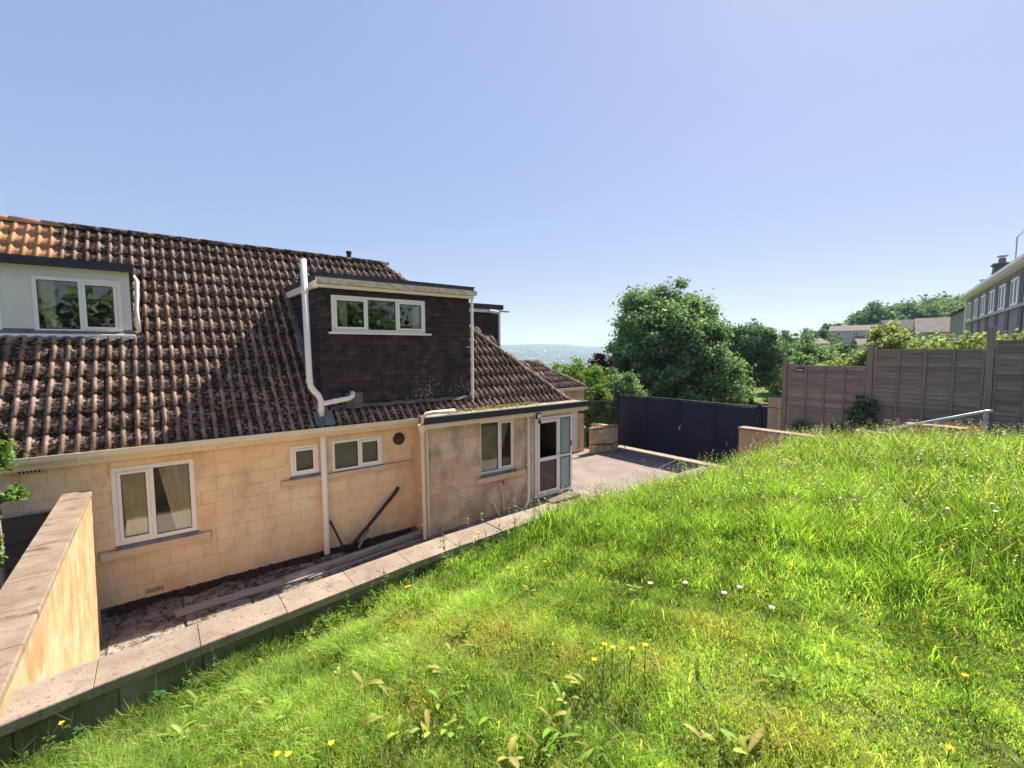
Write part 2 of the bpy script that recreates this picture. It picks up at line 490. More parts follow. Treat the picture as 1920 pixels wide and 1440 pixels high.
def np_mesh(name, verts, faces, colors=None):
    """numpy mesh, all faces of the same corner count; colours one per vertex"""
    verts = np.asarray(verts, dtype=np.float32).reshape(-1, 3)
    faces = np.asarray(faces, dtype=np.int32)
    k = faces.shape[1]
    me = bpy.data.meshes.new(name)
    me.vertices.add(len(verts))
    me.vertices.foreach_set('co', verts.ravel())
    me.loops.add(faces.size)
    me.loops.foreach_set('vertex_index', faces.ravel())
    me.polygons.add(len(faces))
    me.polygons.foreach_set('loop_start', np.arange(0, faces.size, k, dtype=np.int32))
    me.polygons.foreach_set('loop_total', np.full(len(faces), k, dtype=np.int32))
    me.update(calc_edges=True)
    if colors is not None:
        at = me.color_attributes.new('Col', 'FLOAT_COLOR', 'POINT')
        c = np.ones((len(verts), 4), dtype=np.float32)
        c[:, :3] = colors
        at.data.foreach_set('color', c.ravel())
    return me


def lerp(a, b, t):
    return a + (b - a) * t


def sstep(a, b, x):
    t = np.clip((np.asarray(x, dtype=float) - a) / (b - a), 0, 1)
    return t * t * (3 - 2 * t)


def vnoise(x, y, seed=0):
    """cheap smooth pseudo noise, about -1..1"""
    s = seed * 1.7
    return (np.sin(1.3 * x + 0.7 * y + s) + np.sin(-0.9 * x + 1.9 * y + 2.1 * s) + np.sin(2.3 * x + 0.4 * y - s) + np.sin(0.6 * x - 2.7 * y + 3.3 * s)) / 3.0


# ================================================================== THE SETTING
# ---- lawn: a bank that falls from behind the camera to the retaining wall
def lawn_z(x, y):
    x = np.asarray(x, dtype=float)
    y = np.asarray(y, dtype=float)
    z = np.interp(y, [-12, -3, 0, 1, 2, 3, 3.6, 4.4], [3.0, 2.5, 2.30, 2.22, 2.10, 1.93, 1.80, 1.70])
    z = z - 0.025 * np.maximum(0, x - 3)
    left = sstep(2.4, -0.8, x) * sstep(2.2, 3.7, y)
    z = z - 0.20 * left
    return z + 0.025 * vnoise(x * 1.7, y * 1.7, 1) + 0.012 * vnoise(x * 5, y * 5, 2)


FARX = [-3.2, -0.81, -0.42, 0.54, 1.2, 1.78, 2.44, 3.98]
FARY = [3.45, 3.83, 3.90, 4.01, 4.09, 4.17, 4.23, 4.29]


def cope_far(x):
    if x <= 4.0:
        return float(np.interp(x, FARX, FARY))
    return float(np.interp(x, [4.0, 5.0, 7.6, 11.5], [4.31, 4.22, 4.16, 4.2]))


nx, ny = 100, 70
xs = np.linspace(-3.2, 11.5, nx)
gv = []
for j in range(ny):
    t = j / (ny - 1)
    for x in xs:
        y = lerp(-9.0, cope_far(x) - 0.24, t)
        gv.append((x, y, float(lawn_z(x, y))))
gf = [(j * nx + i, j * nx + i + 1, (j + 1) * nx + i + 1, (j + 1) * nx + i) for j in range(ny - 1) for i in range(nx - 1)]
MAT['lawnsoil'] = surf('lawn_soil', [(0.3, (0.06, 0.075, 0.018)), (0.6, (0.11, 0.125, 0.032)), (0.8, (0.20, 0.16, 0.06))], 6, 0.98, 0.8, 30, bdist=0.03)
structure(link('lawn', np_mesh('lawn', gv, gf), 'lawnsoil'))


# ---- ground: one sheet out to the far hills; valley on the left, hillside on the right
def ground_h(th, r):
    th = ((th + 90) % 360) - 90
    w = float(sstep(33, 42, th)) * (1 - float(sstep(200, 240, th)))
    right = float(np.interp(r, [0, 25, 35, 52, 95, 135, 260, 420, 1200, 9000], [-0.4, -0.5, -0.7, -0.85, 0.8, 4.0, 17, 28, 40, 60]))
    right = min(right, 0.5) + max(right - 0.5, 0) * float(sstep(21, 9, th))
    near_r = float(sstep(14, 4, th)) * float(np.interp(r, [0, 20, 28, 60, 200], [0.2, 1.2, 2.6, 3.0, 0]))
    right += near_r
    hill = 88 - 40 * float(sstep(48, 38, th)) + 9 * float(vnoise(th * 0.55, 0.3, 3)) + 3 * float(vnoise(th * 3.1, 1.3, 4))
    val = float(np.interp(r, [0, 22, 60, 1100, 2600, 3600, 5200, 6200, 9000], [-0.4, -0.5, -2.5, -96, -100, -55, hill * 0.55, hill, hill - 60]))
    val += float(vnoise(r * 0.004, th * 0.8, 5)) * float(np.interp(r, [0, 1500, 3000, 5600, 6100], [0, 2, 14, 8, 0]))
    return lerp(right, val, w)


ths = list(np.arange(-90, 0, 6.0)) + list(np.arange(0, 64, 0.6)) + list(np.arange(64, 270, 6.0))
rs = [10.0] + list(np.geomspace(17.5, 9000, 110))
gv, gf = [], []
for r in rs:
    for th in ths:
        a = R(th)
        gv.append((math.cos(a) * r, math.sin(a) * r, ground_h(th, r) if r > 12 else -0.45))
nt_ = len(ths)
for j in range(len(rs) - 1):
    for i in range(nt_):
        k = (i + 1) % nt_
        gf.append((j * nt_ + i, j * nt_ + k, (j + 1) * nt_ + k, (j + 1) * nt_ + i))
c0 = len(gv)


def ground_material():
    m, nt = new_mat('meadow_and_fields')
    pos = nt.nodes.new('ShaderNodeNewGeometry').outputs['Position']
    near = ramp(nt, noise_tex(nt, 0.35, 8, coord=pos), [(0.3, (0.085, 0.125, 0.03)), (0.7, (0.15, 0.20, 0.05))])
    fields = ramp(nt, noise_tex(nt, 0.0035, 5, coord=pos), [(0.35, (0.03, 0.05, 0.022)), (0.48, (0.05, 0.085, 0.028)), (0.56, (0.11, 0.14, 0.05)), (0.66, (0.05, 0.07, 0.03))])
    woods = maprange(nt, noise_tex(nt, 0.02, 6, coord=pos), 0.45, 0.55)
    fields = mixc(nt, woods, fields, (0.028, 0.05, 0.02))
    ln = nt.nodes.new('ShaderNodeVectorMath')
    ln.operation = 'LENGTH'
    nt.links.new(pos, ln.inputs[0])
    f = maprange(nt, ln.outputs['Value'], 200, 700)
    return finish(nt, m, mixc(nt, f, near, fields), 0.95, 0.4, 3, 0.1, bdist=0.1)


MAT['ground'] = ground_material()
go = link('ground', np_mesh('ground', gv, gf), 'ground')
go.data.polygons.foreach_set('use_smooth', [True] * len(go.data.polygons))
structure(go)


# ---- path behind the retaining wall and the driveway
def yard_z(x):
    return float(np.interp(x, [-4, 3, 7.4, 14.7], [0.0, 0.0, 0.17, 0.0]))


mb = MB()
xsn = [-4, -2, 0, 2, 3, 4, 5]
mb.add([(x, y, yard_z(x)) for x in xsn for y in (4.1, 9.1)], [(2 * i, 2 * i + 2, 2 * i + 3, 2 * i + 1) for i in range(len(xsn) - 1)])
mb.add([(x, y, yard_z(x) - 0.4) for x in xsn for y in (4.1, 9.1)], [(2 * i, 2 * i + 1, 2 * i + 3, 2 * i + 2) for i in range(len(xsn) - 1)])
path = structure(mb.build('side_path', 'concrete'))
structure(MB().box(-0.70, 4.9, 4.35, 7.3, -0.1, 0.012).build('added_bounce_yard', 'bounceslab'))  # added out of view as a reflector brightening the shaded front wall
mb = MB()
xsn = [5, 6, 7.4, 9, 11, 13, 14.9]
mb.add([(x, y, yard_z(x)) for x in xsn for y in (4.1, 12.4)], [(2 * i, 2 * i + 2, 2 * i + 3, 2 * i + 1) for i in range(len(xsn) - 1)])
mb.add([(14.9, 4.1, 0), (14.9, 12.4, 0), (14.9, 12.4, -0.6), (14.9, 4.1, -0.6)], [(0, 1, 2, 3)])
structure(mb.build('driveway', 'drive'))
# pale concrete apron by the porch and the strip under the gate
mb = MB().prism([(5.2, 6.1), (9.4, 6.1), (9.0, 8.35), (5.2, 8.35)], [yard_z(5.2) - .05, yard_z(9.4) - .05, yard_z(9) - .05, yard_z(5.2) - .05],
                [yard_z(5.2) + .006, yard_z(9.4) + .006, yard_z(9) + .006, yard_z(5.2) + .006])
structure(mb.build('porch_apron', 'apron'))
structure(MB().box(14.15, 15.6, 5.6, 11.9, -0.1, 0.012).build('gate_strip', 'apron'))
mb = MB().prism([(12.7, 10.62), (12.76, 10.58), (14.6, 11.62), (14.56, 11.66)], [-.02] * 4, [yard_z(12.7) + .012, yard_z(12.7) + .012, .012, .012])
structure(mb.build('drain_line', 'apron'))
# pavement slabs of the side path, each lifted or sunk a little
sx = -0.7
k = 0
while sx < 4.2:
    w = 0.86
    for (ya, yb) in ((7.35, 8.08), (8.1, 8.86)):
        dz = rng.uniform(0.012, 0.035)
        MB().cbox(sx + 0.015, sx + w - 0.015, ya, yb, -0.05, dz, 0.008).build('paving_slab', 'slab', path)
    sx += w
# soil strip by the wall
mb = MB()
n = 60
for i in range(n + 1):
    x = -0.75 + i * (4.95 / n)
    a = 0.04 + 0.035 * abs(math.sin(i * 1.7)) + rng.uniform(0, 0.02)
    wd = 0.18 + 0.1 * math.sin(i * 0.6) + 0.22 * float(sstep(2.5, 3.2, x)) + rng.uniform(-0.03, 0.03)
    mb.v += [(x, 9.03, a), (x, 9.03 - wd * 0.5, a * 0.9), (x, 9.03 - wd, 0.01)]
for i in range(n):
    for q in (0, 1):
        mb.f.append((3 * i + q, 3 * i + q + 1, 3 * i + q + 4, 3 * i + q + 3))
structure(mb.build('soil_strip', 'soil', None, True))
# leaf litter flakes and small debris on the path
N = 2600
cx = npr.uniform(-0.7, 4.3, N)
cy = np.where(npr.random(N) < 0.5, npr.uniform(7.2, 9.0, N), 8.75 + 0.2 * npr.normal(size=N))
cy = np.clip(cy, 7.0, 9.0)


def leaf_cards(P, size, seed, cols, flat=0.0, aspect=0.55, upb=0.3):
    """diamond leaf faces at the points P; flat 0..1 lays them level"""
    g = np.random.default_rng(seed)
    n_ = len(P)
    nrm = g.normal(size=(n_, 3))
    nrm[:, 2] = np.abs(nrm[:, 2]) + upb
    nrm /= np.linalg.norm(nrm, axis=1)[:, None]
    nrm = nrm * (1 - flat) + np.array([0, 0, 1.0]) * flat
    nrm /= np.linalg.norm(nrm, axis=1)[:, None]
    t = g.normal(size=(n_, 3))
    t -= nrm * (t * nrm).sum(1)[:, None]
    t /= np.linalg.norm(t, axis=1)[:, None]
    b = np.cross(nrm, t)
    s = (size * g.uniform(0.6, 1.3, n_))[:, None]
    V = np.stack([P - t * s * 0.5, P + b * s * 0.5 * aspect - nrm * s * 0.06, P + t * s * 0.5, P - b * s * 0.5 * aspect - nrm * s * 0.06], 1)
    F = np.arange(n_ * 4).reshape(-1, 4)
    cols = np.asarray(cols, dtype=float)
    ci = g.integers(0, len(cols), n_)
    cj = g.integers(0, len(cols), n_)
    m_ = g.random(n_)[:, None]
    C_ = (cols[ci] * m_ + cols[cj] * (1 - m_)) * g.uniform(0.75, 1.25, n_)[:, None]
    return V.reshape(-1, 3), F, np.repeat(C_, 4, 0)


P = np.stack([cx, cy, np.array([yard_z(x) for x in cx]) + 0.03 + npr.uniform(0, 0.02, N)], 1)
V, F, C_ = leaf_cards(P, 0.045, 3, [(0.05, 0.03, 0.02), (0.12, 0.08, 0.05), (0.2, 0.14, 0.09)], 0.7)
stuff(tag(link('leaf_litter', np_mesh('leaf_litter', V, F, C_), 'leaf'), 'brown dead leaves scattered along the path by the house wall', 'leaf litter'))

# ================================================================== THE HOUSE
YW = 9.04           # front wall face
EY, EZ = 8.80, 2.56  # eaves
RY, RZ = 12.5, 6.40  # ridge
HX, RXE = 8.90, 5.16  # hip eaves corner, ridge end
XL = -4.5
PT = math.atan2(RZ - EZ, RY - EY)


def roof_z(y):
    return EZ + (y - EY) * (RZ - EZ) / (RY - EY)


house = thing('dormer_bungalow', 'cream block dormer bungalow with mossy brown tiled roof and dark dormer', 'house', (2.0, 12.5, 0))

holes_front = [(-0.61, 0.42, 0.98, 2.20), (1.88, 2.37, 1.62, 2.19), (2.63, 3.64, 1.58, 2.20)]


def wall_with_holes(mb, x0, x1, z0, z1, y0, y1, holes):
    xc = sorted({x0, x1} | {h[0] for h in holes} | {h[1] for h in holes})
    zc = sorted({z0, z1} | {h[2] for h in holes} | {h[3] for h in holes})
    for i in range(len(xc) - 1):
        for j in range(len(zc) - 1):
            mx, mz = (xc[i] + xc[i + 1]) / 2, (zc[j] + zc[j + 1]) / 2
            if any(h[0] < mx < h[1] and h[2] < mz < h[3] for h in holes):
                continue
            mb.box(xc[i], xc[i + 1], y0, y1, zc[j], zc[j + 1])
    return mb


def rect_minus(rects, h):
    out = []
    for (a, b, c, d) in rects:
        if h[1] <= a or h[0] >= b or h[3] <= c or h[2] >= d:
            out.append((a, b, c, d))
            continue
        if h[0] > a: out.append((a, h[0], c, d))
        if h[1] < b: out.append((h[1], b, c, d))
        lo, hi = max(a, h[0]), min(b, h[1])
        if h[2] > c: out.append((lo, hi, c, h[2]))
        if h[3] < d: out.append((lo, hi, h[3], d))
    return out


def block_course(parent, mat, x0, x1, z0, z1, yf, holes, bw=0.45, bh=0.2235, gap=0.003, depth=0.03, proud=0.004, widths=(1,)):
    """blocks laid in courses on the face y = yf (facing -y)"""
    z = z0
    row = 0
    while z < z1 - 0.03:
        zt = min(z + bh, z1)
        x = x0 - (bw * 0.5 if row % 2 else 0) - rng.uniform(0, 0.05)
        while x < x1:
            w = bw * rng.choice(widths)
            rects = [(max(x, x0), min(x + w, x1), z, zt)]
            for h in holes:
                rects = rect_minus(rects, h)
            for (a, b, c, d) in rects:
                if b - a < 0.04 or d - c < 0.03:
                    continue
                o = rng.uniform(-0.0025, 0.0035) + proud
                MB().cbox(a + gap, b - gap, yf - o, yf + depth, c + gap, d - gap, 0.004).build('stone_block', mat, parent)
            x += w
        z = zt
        row += 1


front = wall_with_holes(MB(), XL, 8.6, -0.2, 2.52, YW, YW + 0.26, holes_front)
front_o = front.build('front_wall', 'mortar', house)
block_course(front_o, 'wall', -2.2, 4.42, 0.06, 2.50, YW, holes_front + [(1.7, 4.3, 1.46, 1.58), (-0.8, 0.61, 0.81, 0.94), (-1.62, -1.28, 2.26, 2.42), (-0.3, -0.06, 0.13, 0.21)], proud=0.006)
MB().box(-2.3, 4.4, YW - 0.022, YW - 0.002, -0.1, 0.075).build('plinth', 'plinth', house)
# remaining outer walls and a dividing wall inside
MB().box(8.35, 8.6, YW + 0.26, 15.7, -0.2, 2.52).build('end_wall', 'stone', house)
MB().box(XL, 8.6, 15.7, 15.95, -0.2, 2.52).build('rear_wall', 'stone', house)
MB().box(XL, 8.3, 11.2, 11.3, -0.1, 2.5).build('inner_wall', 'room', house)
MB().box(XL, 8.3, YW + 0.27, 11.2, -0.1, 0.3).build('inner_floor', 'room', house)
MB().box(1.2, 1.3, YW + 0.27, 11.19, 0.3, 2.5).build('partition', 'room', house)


def window(parent, x0, x1, z0, z1, y, lights, depth=0.06, mat='white', curtains=(), bar=0.05, glass='glass', backing=None, sash=0.045):
    """frame facing -y at y; lights = list of (fraction, opening?)"""
    mb = MB()
    yb = y + depth
    mb.box(x0, x1, y, yb, z0, z0 + bar)
    mb.box(x0, x1, y, yb, z1 - bar, z1)
    mb.box(x0, x0 + bar, y, yb, z0 + bar, z1 - bar)
    mb.box(x1 - bar, x1, y, yb, z0 + bar, z1 - bar)
    panes = []
    tot = sum(l[0] for l in lights)
    x = x0 + bar
    inner = x1 - x0 - 2 * bar
    for i, (fr, op) in enumerate(lights):
        w = inner * fr / tot
        a, b = x, x + w
        if i > 0:
            mb.box(a - bar * 0.4, a + bar * 0.4, y + 0.001, yb, z0 + bar, z1 - bar)
            a += bar * 0.4
        if i < len(lights) - 1:
            b -= bar * 0.4
        c, d = z0 + bar, z1 - bar
        if op:
            s = sash
            mb.box(a + .003, b - .003, y - 0.015, y + 0.03, c + .003, c + s)
            mb.box(a + .003, b - .003, y - 0.015, y + 0.03, d - s, d - .003)
            mb.box(a + .003, a + s, y - 0.015, y + 0.03, c + s, d - s)
            mb.box(b - s, b - .003, y - 0.015, y + 0.03, c + s, d - s)
            a, b, c, d = a + s, b - s, c + s, d - s
        panes.append((a, b, c, d))
        x += w
    fr_o = mb.build('window', mat, parent)
    for (a, b, c, d) in panes:
        g = MB()
        for (p0, p1, q0, q1) in ((a - .006, a + .008, c, d), (b - .008, b + .006, c, d), (a, b, c - .006, c + .008), (a, b, d - .008, d + .006)):
            g.box(p0, p1, y + 0.005, y + 0.012, q0, q1)
        g.build('seal', 'black', fr_o)
        MB().box(a - .005, b + .005, y + 0.016, y + 0.022, c - .005, d + .005).build('pane', glass, fr_o)
        if backing:
            MB().box(a - .02, b + .02, y + 0.07, y + 0.075, c - .02, d + .02).build('blind', backing, fr_o)
    for (a, b, wav) in curtains:
        n_ = 40
        m2 = MB()
        for i in range(n_ + 1):
            t = i / n_
            for kk in range(9):
                s = kk / 8
                zz = lerp(z0 + 0.06, z1 - 0.03, s)
                pinch = 1 - wav * (1 - s) ** 0.8
                xx = a + (b - a) * (0.5 + (t - 0.5) * pinch) if wav >= 0 else (b - (b - a) * (1 - t) * (1 + wav * (1 - s)))
                yy = y + 0.055 + 0.010 * math.sin(t * 46 + s * 1.5) + 0.008 * math.sin(t * 19)
                m2.v.append((xx, yy, zz))
        for i in range(n_):
            for kk in range(8):
                m2.f.append((i * 9 + kk, (i + 1) * 9 + kk, (i + 1) * 9 + kk + 1, i * 9 + kk + 1))
        m2.build('curtain', 'curtain', fr_o, True)
    return fr_o


# front windows, sills, trims
window(house, -0.61, 0.42, 0.99, 2.20, YW - 0.012, [(0.46, True), (0.54, False)], curtains=[(-0.50, -0.13, 0.18), (-0.05, 0.37, -0.45)], bar=0.065)
window(house, 1.88, 2.37, 1.63, 2.19, YW - 0.012, [(1, True)], backing='blind', bar=0.05)
window(house, 2.63, 3.64, 1.59, 2.20, YW - 0.012, [(0.52, False), (0.48, True)], backing='blind', bar=0.05)
MB().cbox(-0.79, 0.60, YW - 0.075, YW + 0.02, 0.815, 0.935, 0.006).build('window_sill', 'sill', house)
MB().box(-0.60, 0.44, YW - 0.05, YW + 0.0, 0.9355, 0.985).build('window_sill', 'lead', house)
MB().cbox(1.71, 2.46, YW - 0.06, YW + 0.02, 1.47, 1.575, 0.006).build('window_sill', 'sill', house)
MB().cbox(2.465, 4.28, YW - 0.055, YW + 0.02, 1.47, 1.575, 0.006).build('window_sill', 'sill', house)
MB().box(1.87, 2.39, YW - 0.045, YW, 1.5755, 1.625).build('window_sill', 'lead', house)
MB().box(2.62, 3.66, YW - 0.045, YW, 1.5755, 1.585).build('window_sill', 'lead', house)


def air_brick(x0, x1, z0, z1):
    b = MB().box(x0, x1, YW - 0.012, YW + 0.012, z0, z1).build('air_brick', 'sill', house)
    m2 = MB()
    nx_ = 6
    for i in range(nx_):
        for j in range(2):
            xa = x0 + (x1 - x0) * (i + 0.25) / nx_
            za = z0 + (z1 - z0) * (j + 0.2) / 2
            m2.box(xa, xa + (x1 - x0) * 0.5 / nx_, YW - 0.014, YW - 0.0125, za, za + (z1 - z0) * 0.3)
    stuff(m2.build('hole_grid', 'black', b))


air_brick(-1.56, -1.33, 2.27, 2.40)
air_brick(-0.29, -0.07, 0.135, 0.205)
# round vent
vent = MB()
prof = [(0.0, -0.05), (0.03, -0.05), (0.035, -0.03), (0.06, -0.028), (0.065, -0.04), (0.09, -0.04), (0.1, -0.022), (0.13, -0.02), (0.135, 0.0)]
for (r_, yy) in prof:
    for k in range(24):
        a = k * math.pi / 12
        vent.v.append((4.02 + r_ * math.cos(a), YW + yy - 0.004, 2.08 + r_ * math.sin(a)))
for i in range(len(prof) - 1):
    for k in range(24):
        vent.f.append((i * 24 + k, i * 24 + (k + 1) % 24, (i + 1) * 24 + (k + 1) % 24, (i + 1) * 24 + k))
MAT['ventbrown'] = surf('rusty_vent', [(0.3, (0.045, 0.028, 0.02)), (0.7, (0.11, 0.07, 0.05))], 12, 0.7, 0.3, 60)
vent.build('wall_vent', 'ventbrown', house, False)

# ---- roof: deck, tiles, ridge and hips
hx = lambda y: RXE + (RY - y) * (HX - RXE) / (RY - EY)
BY = 2 * RY - EY
roof = MB().add([(XL, EY + .02, EZ - .06), (HX - .02, EY + .02, EZ - .06), (RXE, RY, RZ - .06), (XL, RY, RZ - .06), (HX - .02, BY, EZ - .06), (XL, BY, EZ - .06)],
                [(0, 1, 2, 3), (1, 4, 2), (4, 5, 3, 2), (0, 3, 5), (0, 5, 4, 1)])
MAT['deck'] = surf('roof_underlay', [(0.3, (0.02, 0.016, 0.013)), (0.7, (0.04, 0.032, 0.027))], 6, 0.95, 0.2, 30)
roof_o = roof.build('roof', 'deck', house)

TW, TG, TL = 0.33, 0.357, 0.42
prof_u = [0.0, 0.018, 0.034, 0.055, 0.076, 0.092, 0.162]
prof_w = [0.0, 0.002, 0.026, 0.038, 0.026, 0.002, 0.0]
PU = prof_u + [0.165 + u for u in prof_u[0:]]
PW = prof_w + [w * 0.92 for w in prof_w]


def tile_arrays(j1, j2, j3):
    """one tile in its own frame: u across, v up the slope, w out of the roof"""
    v_, f_, roll = [], [], []
    n_ = len(PU)
    for (vv, lift, drop) in ((0.0, 0.056, 0.052), (0.0, 0.056, 0.0), (TL, 0.004, 0.0)):
        for u, w in zip(PU, PW):
            v_.append((u + j1 * vv, vv + j2 * (u - 0.16), w + lift - drop + j3 * u))
            roll.append(min(1.0, w / 0.036))
    for r_ in (0, 1):
        for i in range(n_ - 1):
            f_.append((r_ * n_ + i, r_ * n_ + i + 1, (r_ + 1) * n_ + i + 1, (r_ + 1) * n_ + i))
    return v_, f_, roll


tile_meshes = []
for k in range(6):
    v_, f_, roll = tile_arrays(rng.uniform(-.012, .012), rng.uniform(-.02, .02), rng.uniform(-.012, .012))
    me = bpy.data.meshes.new('roof_tile')
    me.from_pydata(v_, [], f_)
    at = me.attributes.new('roll', 'FLOAT', 'POINT')
    at.data.foreach_set('value', roll)
    me.polygons.foreach_set('use_smooth', [True] * len(me.polygons))
    me.materials.append(MAT['tile'])
    tile_meshes.append(me)

D1 = (2.47, 5.86, 9.04)     # front dormer x0, x1, y front
D0 = (-3.4, -0.28, 10.40)   # neighbour's dormer
slopeM = Matrix.Rotation(PT, 4, 'X')
cands = []
for r_ in range(15):
    s0 = r_ * TG - 0.06
    for c_ in range(-14, 40):
        x = c_ * TW + 0.02
        yc = EY + (s0 + TG / 2) * math.cos(PT)
        if x < XL or x > hx(yc) - 0.02:
            continue
        if D1[0] - 0.02 < x and x + TW < D1[1] + 0.02 and D1[2] < yc < 11.15:
            continue
        if x + TW < D0[1] + 0.02 and D0[2] < yc < 11.40:
            continue
        p = Vector((x, EY + s0 * math.cos(PT), EZ + s0 * math.sin(PT)))
        d = p - Vector((0, 0, EYE))
        u = d.dot(rt) / d.dot(fw)
        inview = -1.2 < u < 0.25
        cands.append((0 if inview else 1, d.length, p, r_, c_))
cands.sort(key=lambda t: (t[0], t[1]))
rest_v, rest_f, rest_roll = [], [], []
for i, (_, _, p, r_, c_) in enumerate(cands):
    M = Matrix.Translation(p + Vector((rng.uniform(-.006, .006), 0, rng.uniform(-.004, .004)))) @ slopeM @ Matrix.Translation((0, rng.uniform(-.012, .012), 0)) @ Matrix.Rotation(rng.gauss(0, .012), 4, 'Z')
    me = tile_meshes[rng.randrange(6)]
    if i < 300:
        link('roof_tile', me, None, roof_o, M)
    else:
        o_ = len(rest_v)
        rest_v += [tuple(M @ v.co) for v in me.vertices]
        rest_roll += [min(1.0, w / 0.036) for w in PW] * 3
        rest_f += [tuple(q + o_ for q in pl.vertices) for pl in me.polygons]


def rest_mesh(name, v_, f_, roll, parent):
    me = bpy.data.meshes.new(name)
    me.from_pydata(v_, [], f_)
    at = me.attributes.new('roll', 'FLOAT', 'POINT')
    at.data.foreach_set('value', roll)
    me.polygons.foreach_set('use_smooth', [True] * len(me.polygons))
    return stuff(link(name, me, 'tile', parent))


rest_mesh('farther_roof_tiles', rest_v, rest_f, rest_roll, roof_o)


def moss_on_roof(n_, seed, parent):
    g = np.random.default_rng(seed)
    x = g.uniform(-4.2, 8.4, n_)
    sl = g.uniform(0.0, 5.25, n_) ** 1.0
    y = EY + sl * math.cos(PT)
    ok = (x < hx(y) - .1) & ~((x > D1[0] - .05) & (x < D1[1] + .05) & (y > 9.0) & (y < 11.4)) & ~((x < D0[1] + .05) & (y > 10.3) & (y < 11.6)) & ~((x < -1.3) & (y > 11.2))
    ok &= g.random(n_) < 0.35 + 0.5 * (vnoise(x * 1.6, y * 2.1, 31) > 0.0) + 0.3 * (sl < 0.8)
    x, y, sl = x[ok], y[ok], sl[ok]
    inp = ((x + 0.02) % 0.165)
    x = np.where(inp < 0.1, x + 0.06, x)
    fr = ((sl + 0.06) % TG) / TG
    nrm = np.array([0, -math.sin(PT), math.cos(PT)])
    upv = np.array([0, math.cos(PT), math.sin(PT)])
    base = np.stack([x, y, roof_z(y)], 1) + nrm * (0.004 + 0.045 * (1 - fr))[:, None]
    r = (0.010 + 0.022 * g.random(len(x)) ** 2)[:, None]
    X = np.array([1.0, 0, 0])
    a = g.uniform(0.6, 1.5, (len(x), 1))
    V = np.stack([base - X * r * a, base - upv * r, base + X * r, base + upv * r * a, base + nrm * r * 0.9], 1).reshape(-1, 3)
    i0 = np.arange(len(x))[:, None] * 5
    F = np.concatenate([i0 + [[0, 1, 4]], i0 + [[1, 2, 4]], i0 + [[2, 3, 4]], i0 + [[3, 0, 4]]], 0)
    cols = np.where(g.random((len(x), 1)) < 0.13, np.array([[0.32, 0.28, 0.22]]), np.array([[0.028, 0.021, 0.015]])) * g.uniform(0.6, 1.5, (len(x), 1))
    stuff(link('moss', np_mesh('moss', V, F, np.repeat(cols, 5, 0)), 'moss', parent))


m_, nt__ = new_mat('moss')
a_ = nt__.nodes.new('ShaderNodeAttribute')
a_.attribute_name = 'Col'
MAT['moss'] = finish(nt__, m_, a_.outputs['Color'], 1.0, 0.4, 120, 0.05)
moss_on_roof(16000, 33, roof_o)


def cap_tiles(a, b, parent, step=0.42, r=0.13, name='ridge_tile'):
    a, b = Vector(a), Vector(b)
    L = (b - a).length
    n_ = max(1, int(round(L / step)))
    t = (b - a).normalized()
    side = t.cross(Vector((0, 0, 1))).normalized()
    nn = side.cross(t).normalized()
    for i in range(n_):
        p0 = a + (b - a) * (i / n_)
        p1 = a + (b - a) * ((i + 1) / n_ + 0.02)
        m2 = MB()
        rr = r * rng.uniform(0.96, 1.05)
        for p, q in ((p0, 1.03), (p1, 0.95)):
            for k in range(9):
                an = math.pi * (k / 8) 
                m2.v.append(tuple(p + side * math.cos(an) * rr * q + nn * (math.sin(an) * rr * q * 0.85 - 0.05)))
        for k in range(8):
            m2.f.append((k, k + 1, 9 + k + 1, 9 + k))
        m2.f.append(tuple(range(8, -1, -1)))
        me = m2.mesh(name, True)
        at = me.attributes.new('roll', 'FLOAT', 'POINT')
        at.data.foreach_set('value', [0.12] * len(me.vertices))
        link(name, me, 'tile', parent)


cap_tiles((XL, RY, RZ + .02), (RXE, RY, RZ + .02), roof_o)
cap_tiles((RXE, RY, RZ + .02), (HX, EY, EZ + .03), roof_o)
MB().tube([(4.3, 12.62, 6.3), (4.3, 12.62, 6.62)], 0.06, 12).tube([(4.3, 12.62, 6.6), (4.3, 12.62, 6.66)], 0.075, 12).build('flue_pipe', 'black', house, False)

# ---- eaves: gutter, fascia, pipes
g = MB()
xa, xb = -1.56, 4.32
gp = [(8.66, 2.555), (8.66, 2.49), (8.675, 2.465), (8.71, 2.455), (8.79, 2.455), (8.79, 2.545), (8.775, 2.545), (8.775, 2.475), (8.70, 2.475), (8.675, 2.555)]
n_ = len(gp)
g.v = [(xa, y, z) for y, z in gp] + [(xb, y, z - 0.012) for y, z in gp]
g.f = [(i, (i + 1) % n_, n_ + (i + 1) % n_, n_ + i) for i in range(n_)] + [tuple(range(n_)), tuple(range(2 * n_ - 1, n_ - 1, -1))]
g.build('gutter', 'cream', house)
MB().box(XL, 4.36, 8.795, 8.83, 2.36, 2.55).build('fascia', 'cream', house)
MB().box(XL, 4.36, 8.83, YW - 0.004, 2.385, 2.40).build('soffit', 'cream', house)
MB().tube([(2.45, 8.955, 2.42), (2.45, 8.955, 0.03)], 0.055, 14).build('soil_pipe', 'white', house, False)
for zz in (2.30, 1.30, 0.42):
    MB().tube([(2.45, 8.955, zz - .03), (2.45, 8.955, zz + .03)], 0.0605, 14).build('pipe_collar', 'white', house)
for xx in (-0.9, 0.1, 1.1, 2.1, 3.1, 4.05):
    MB().box(xx - .018, xx + .018, 8.652, 8.659, 2.45, 2.55).build('gutter_bracket', 'cream', house)
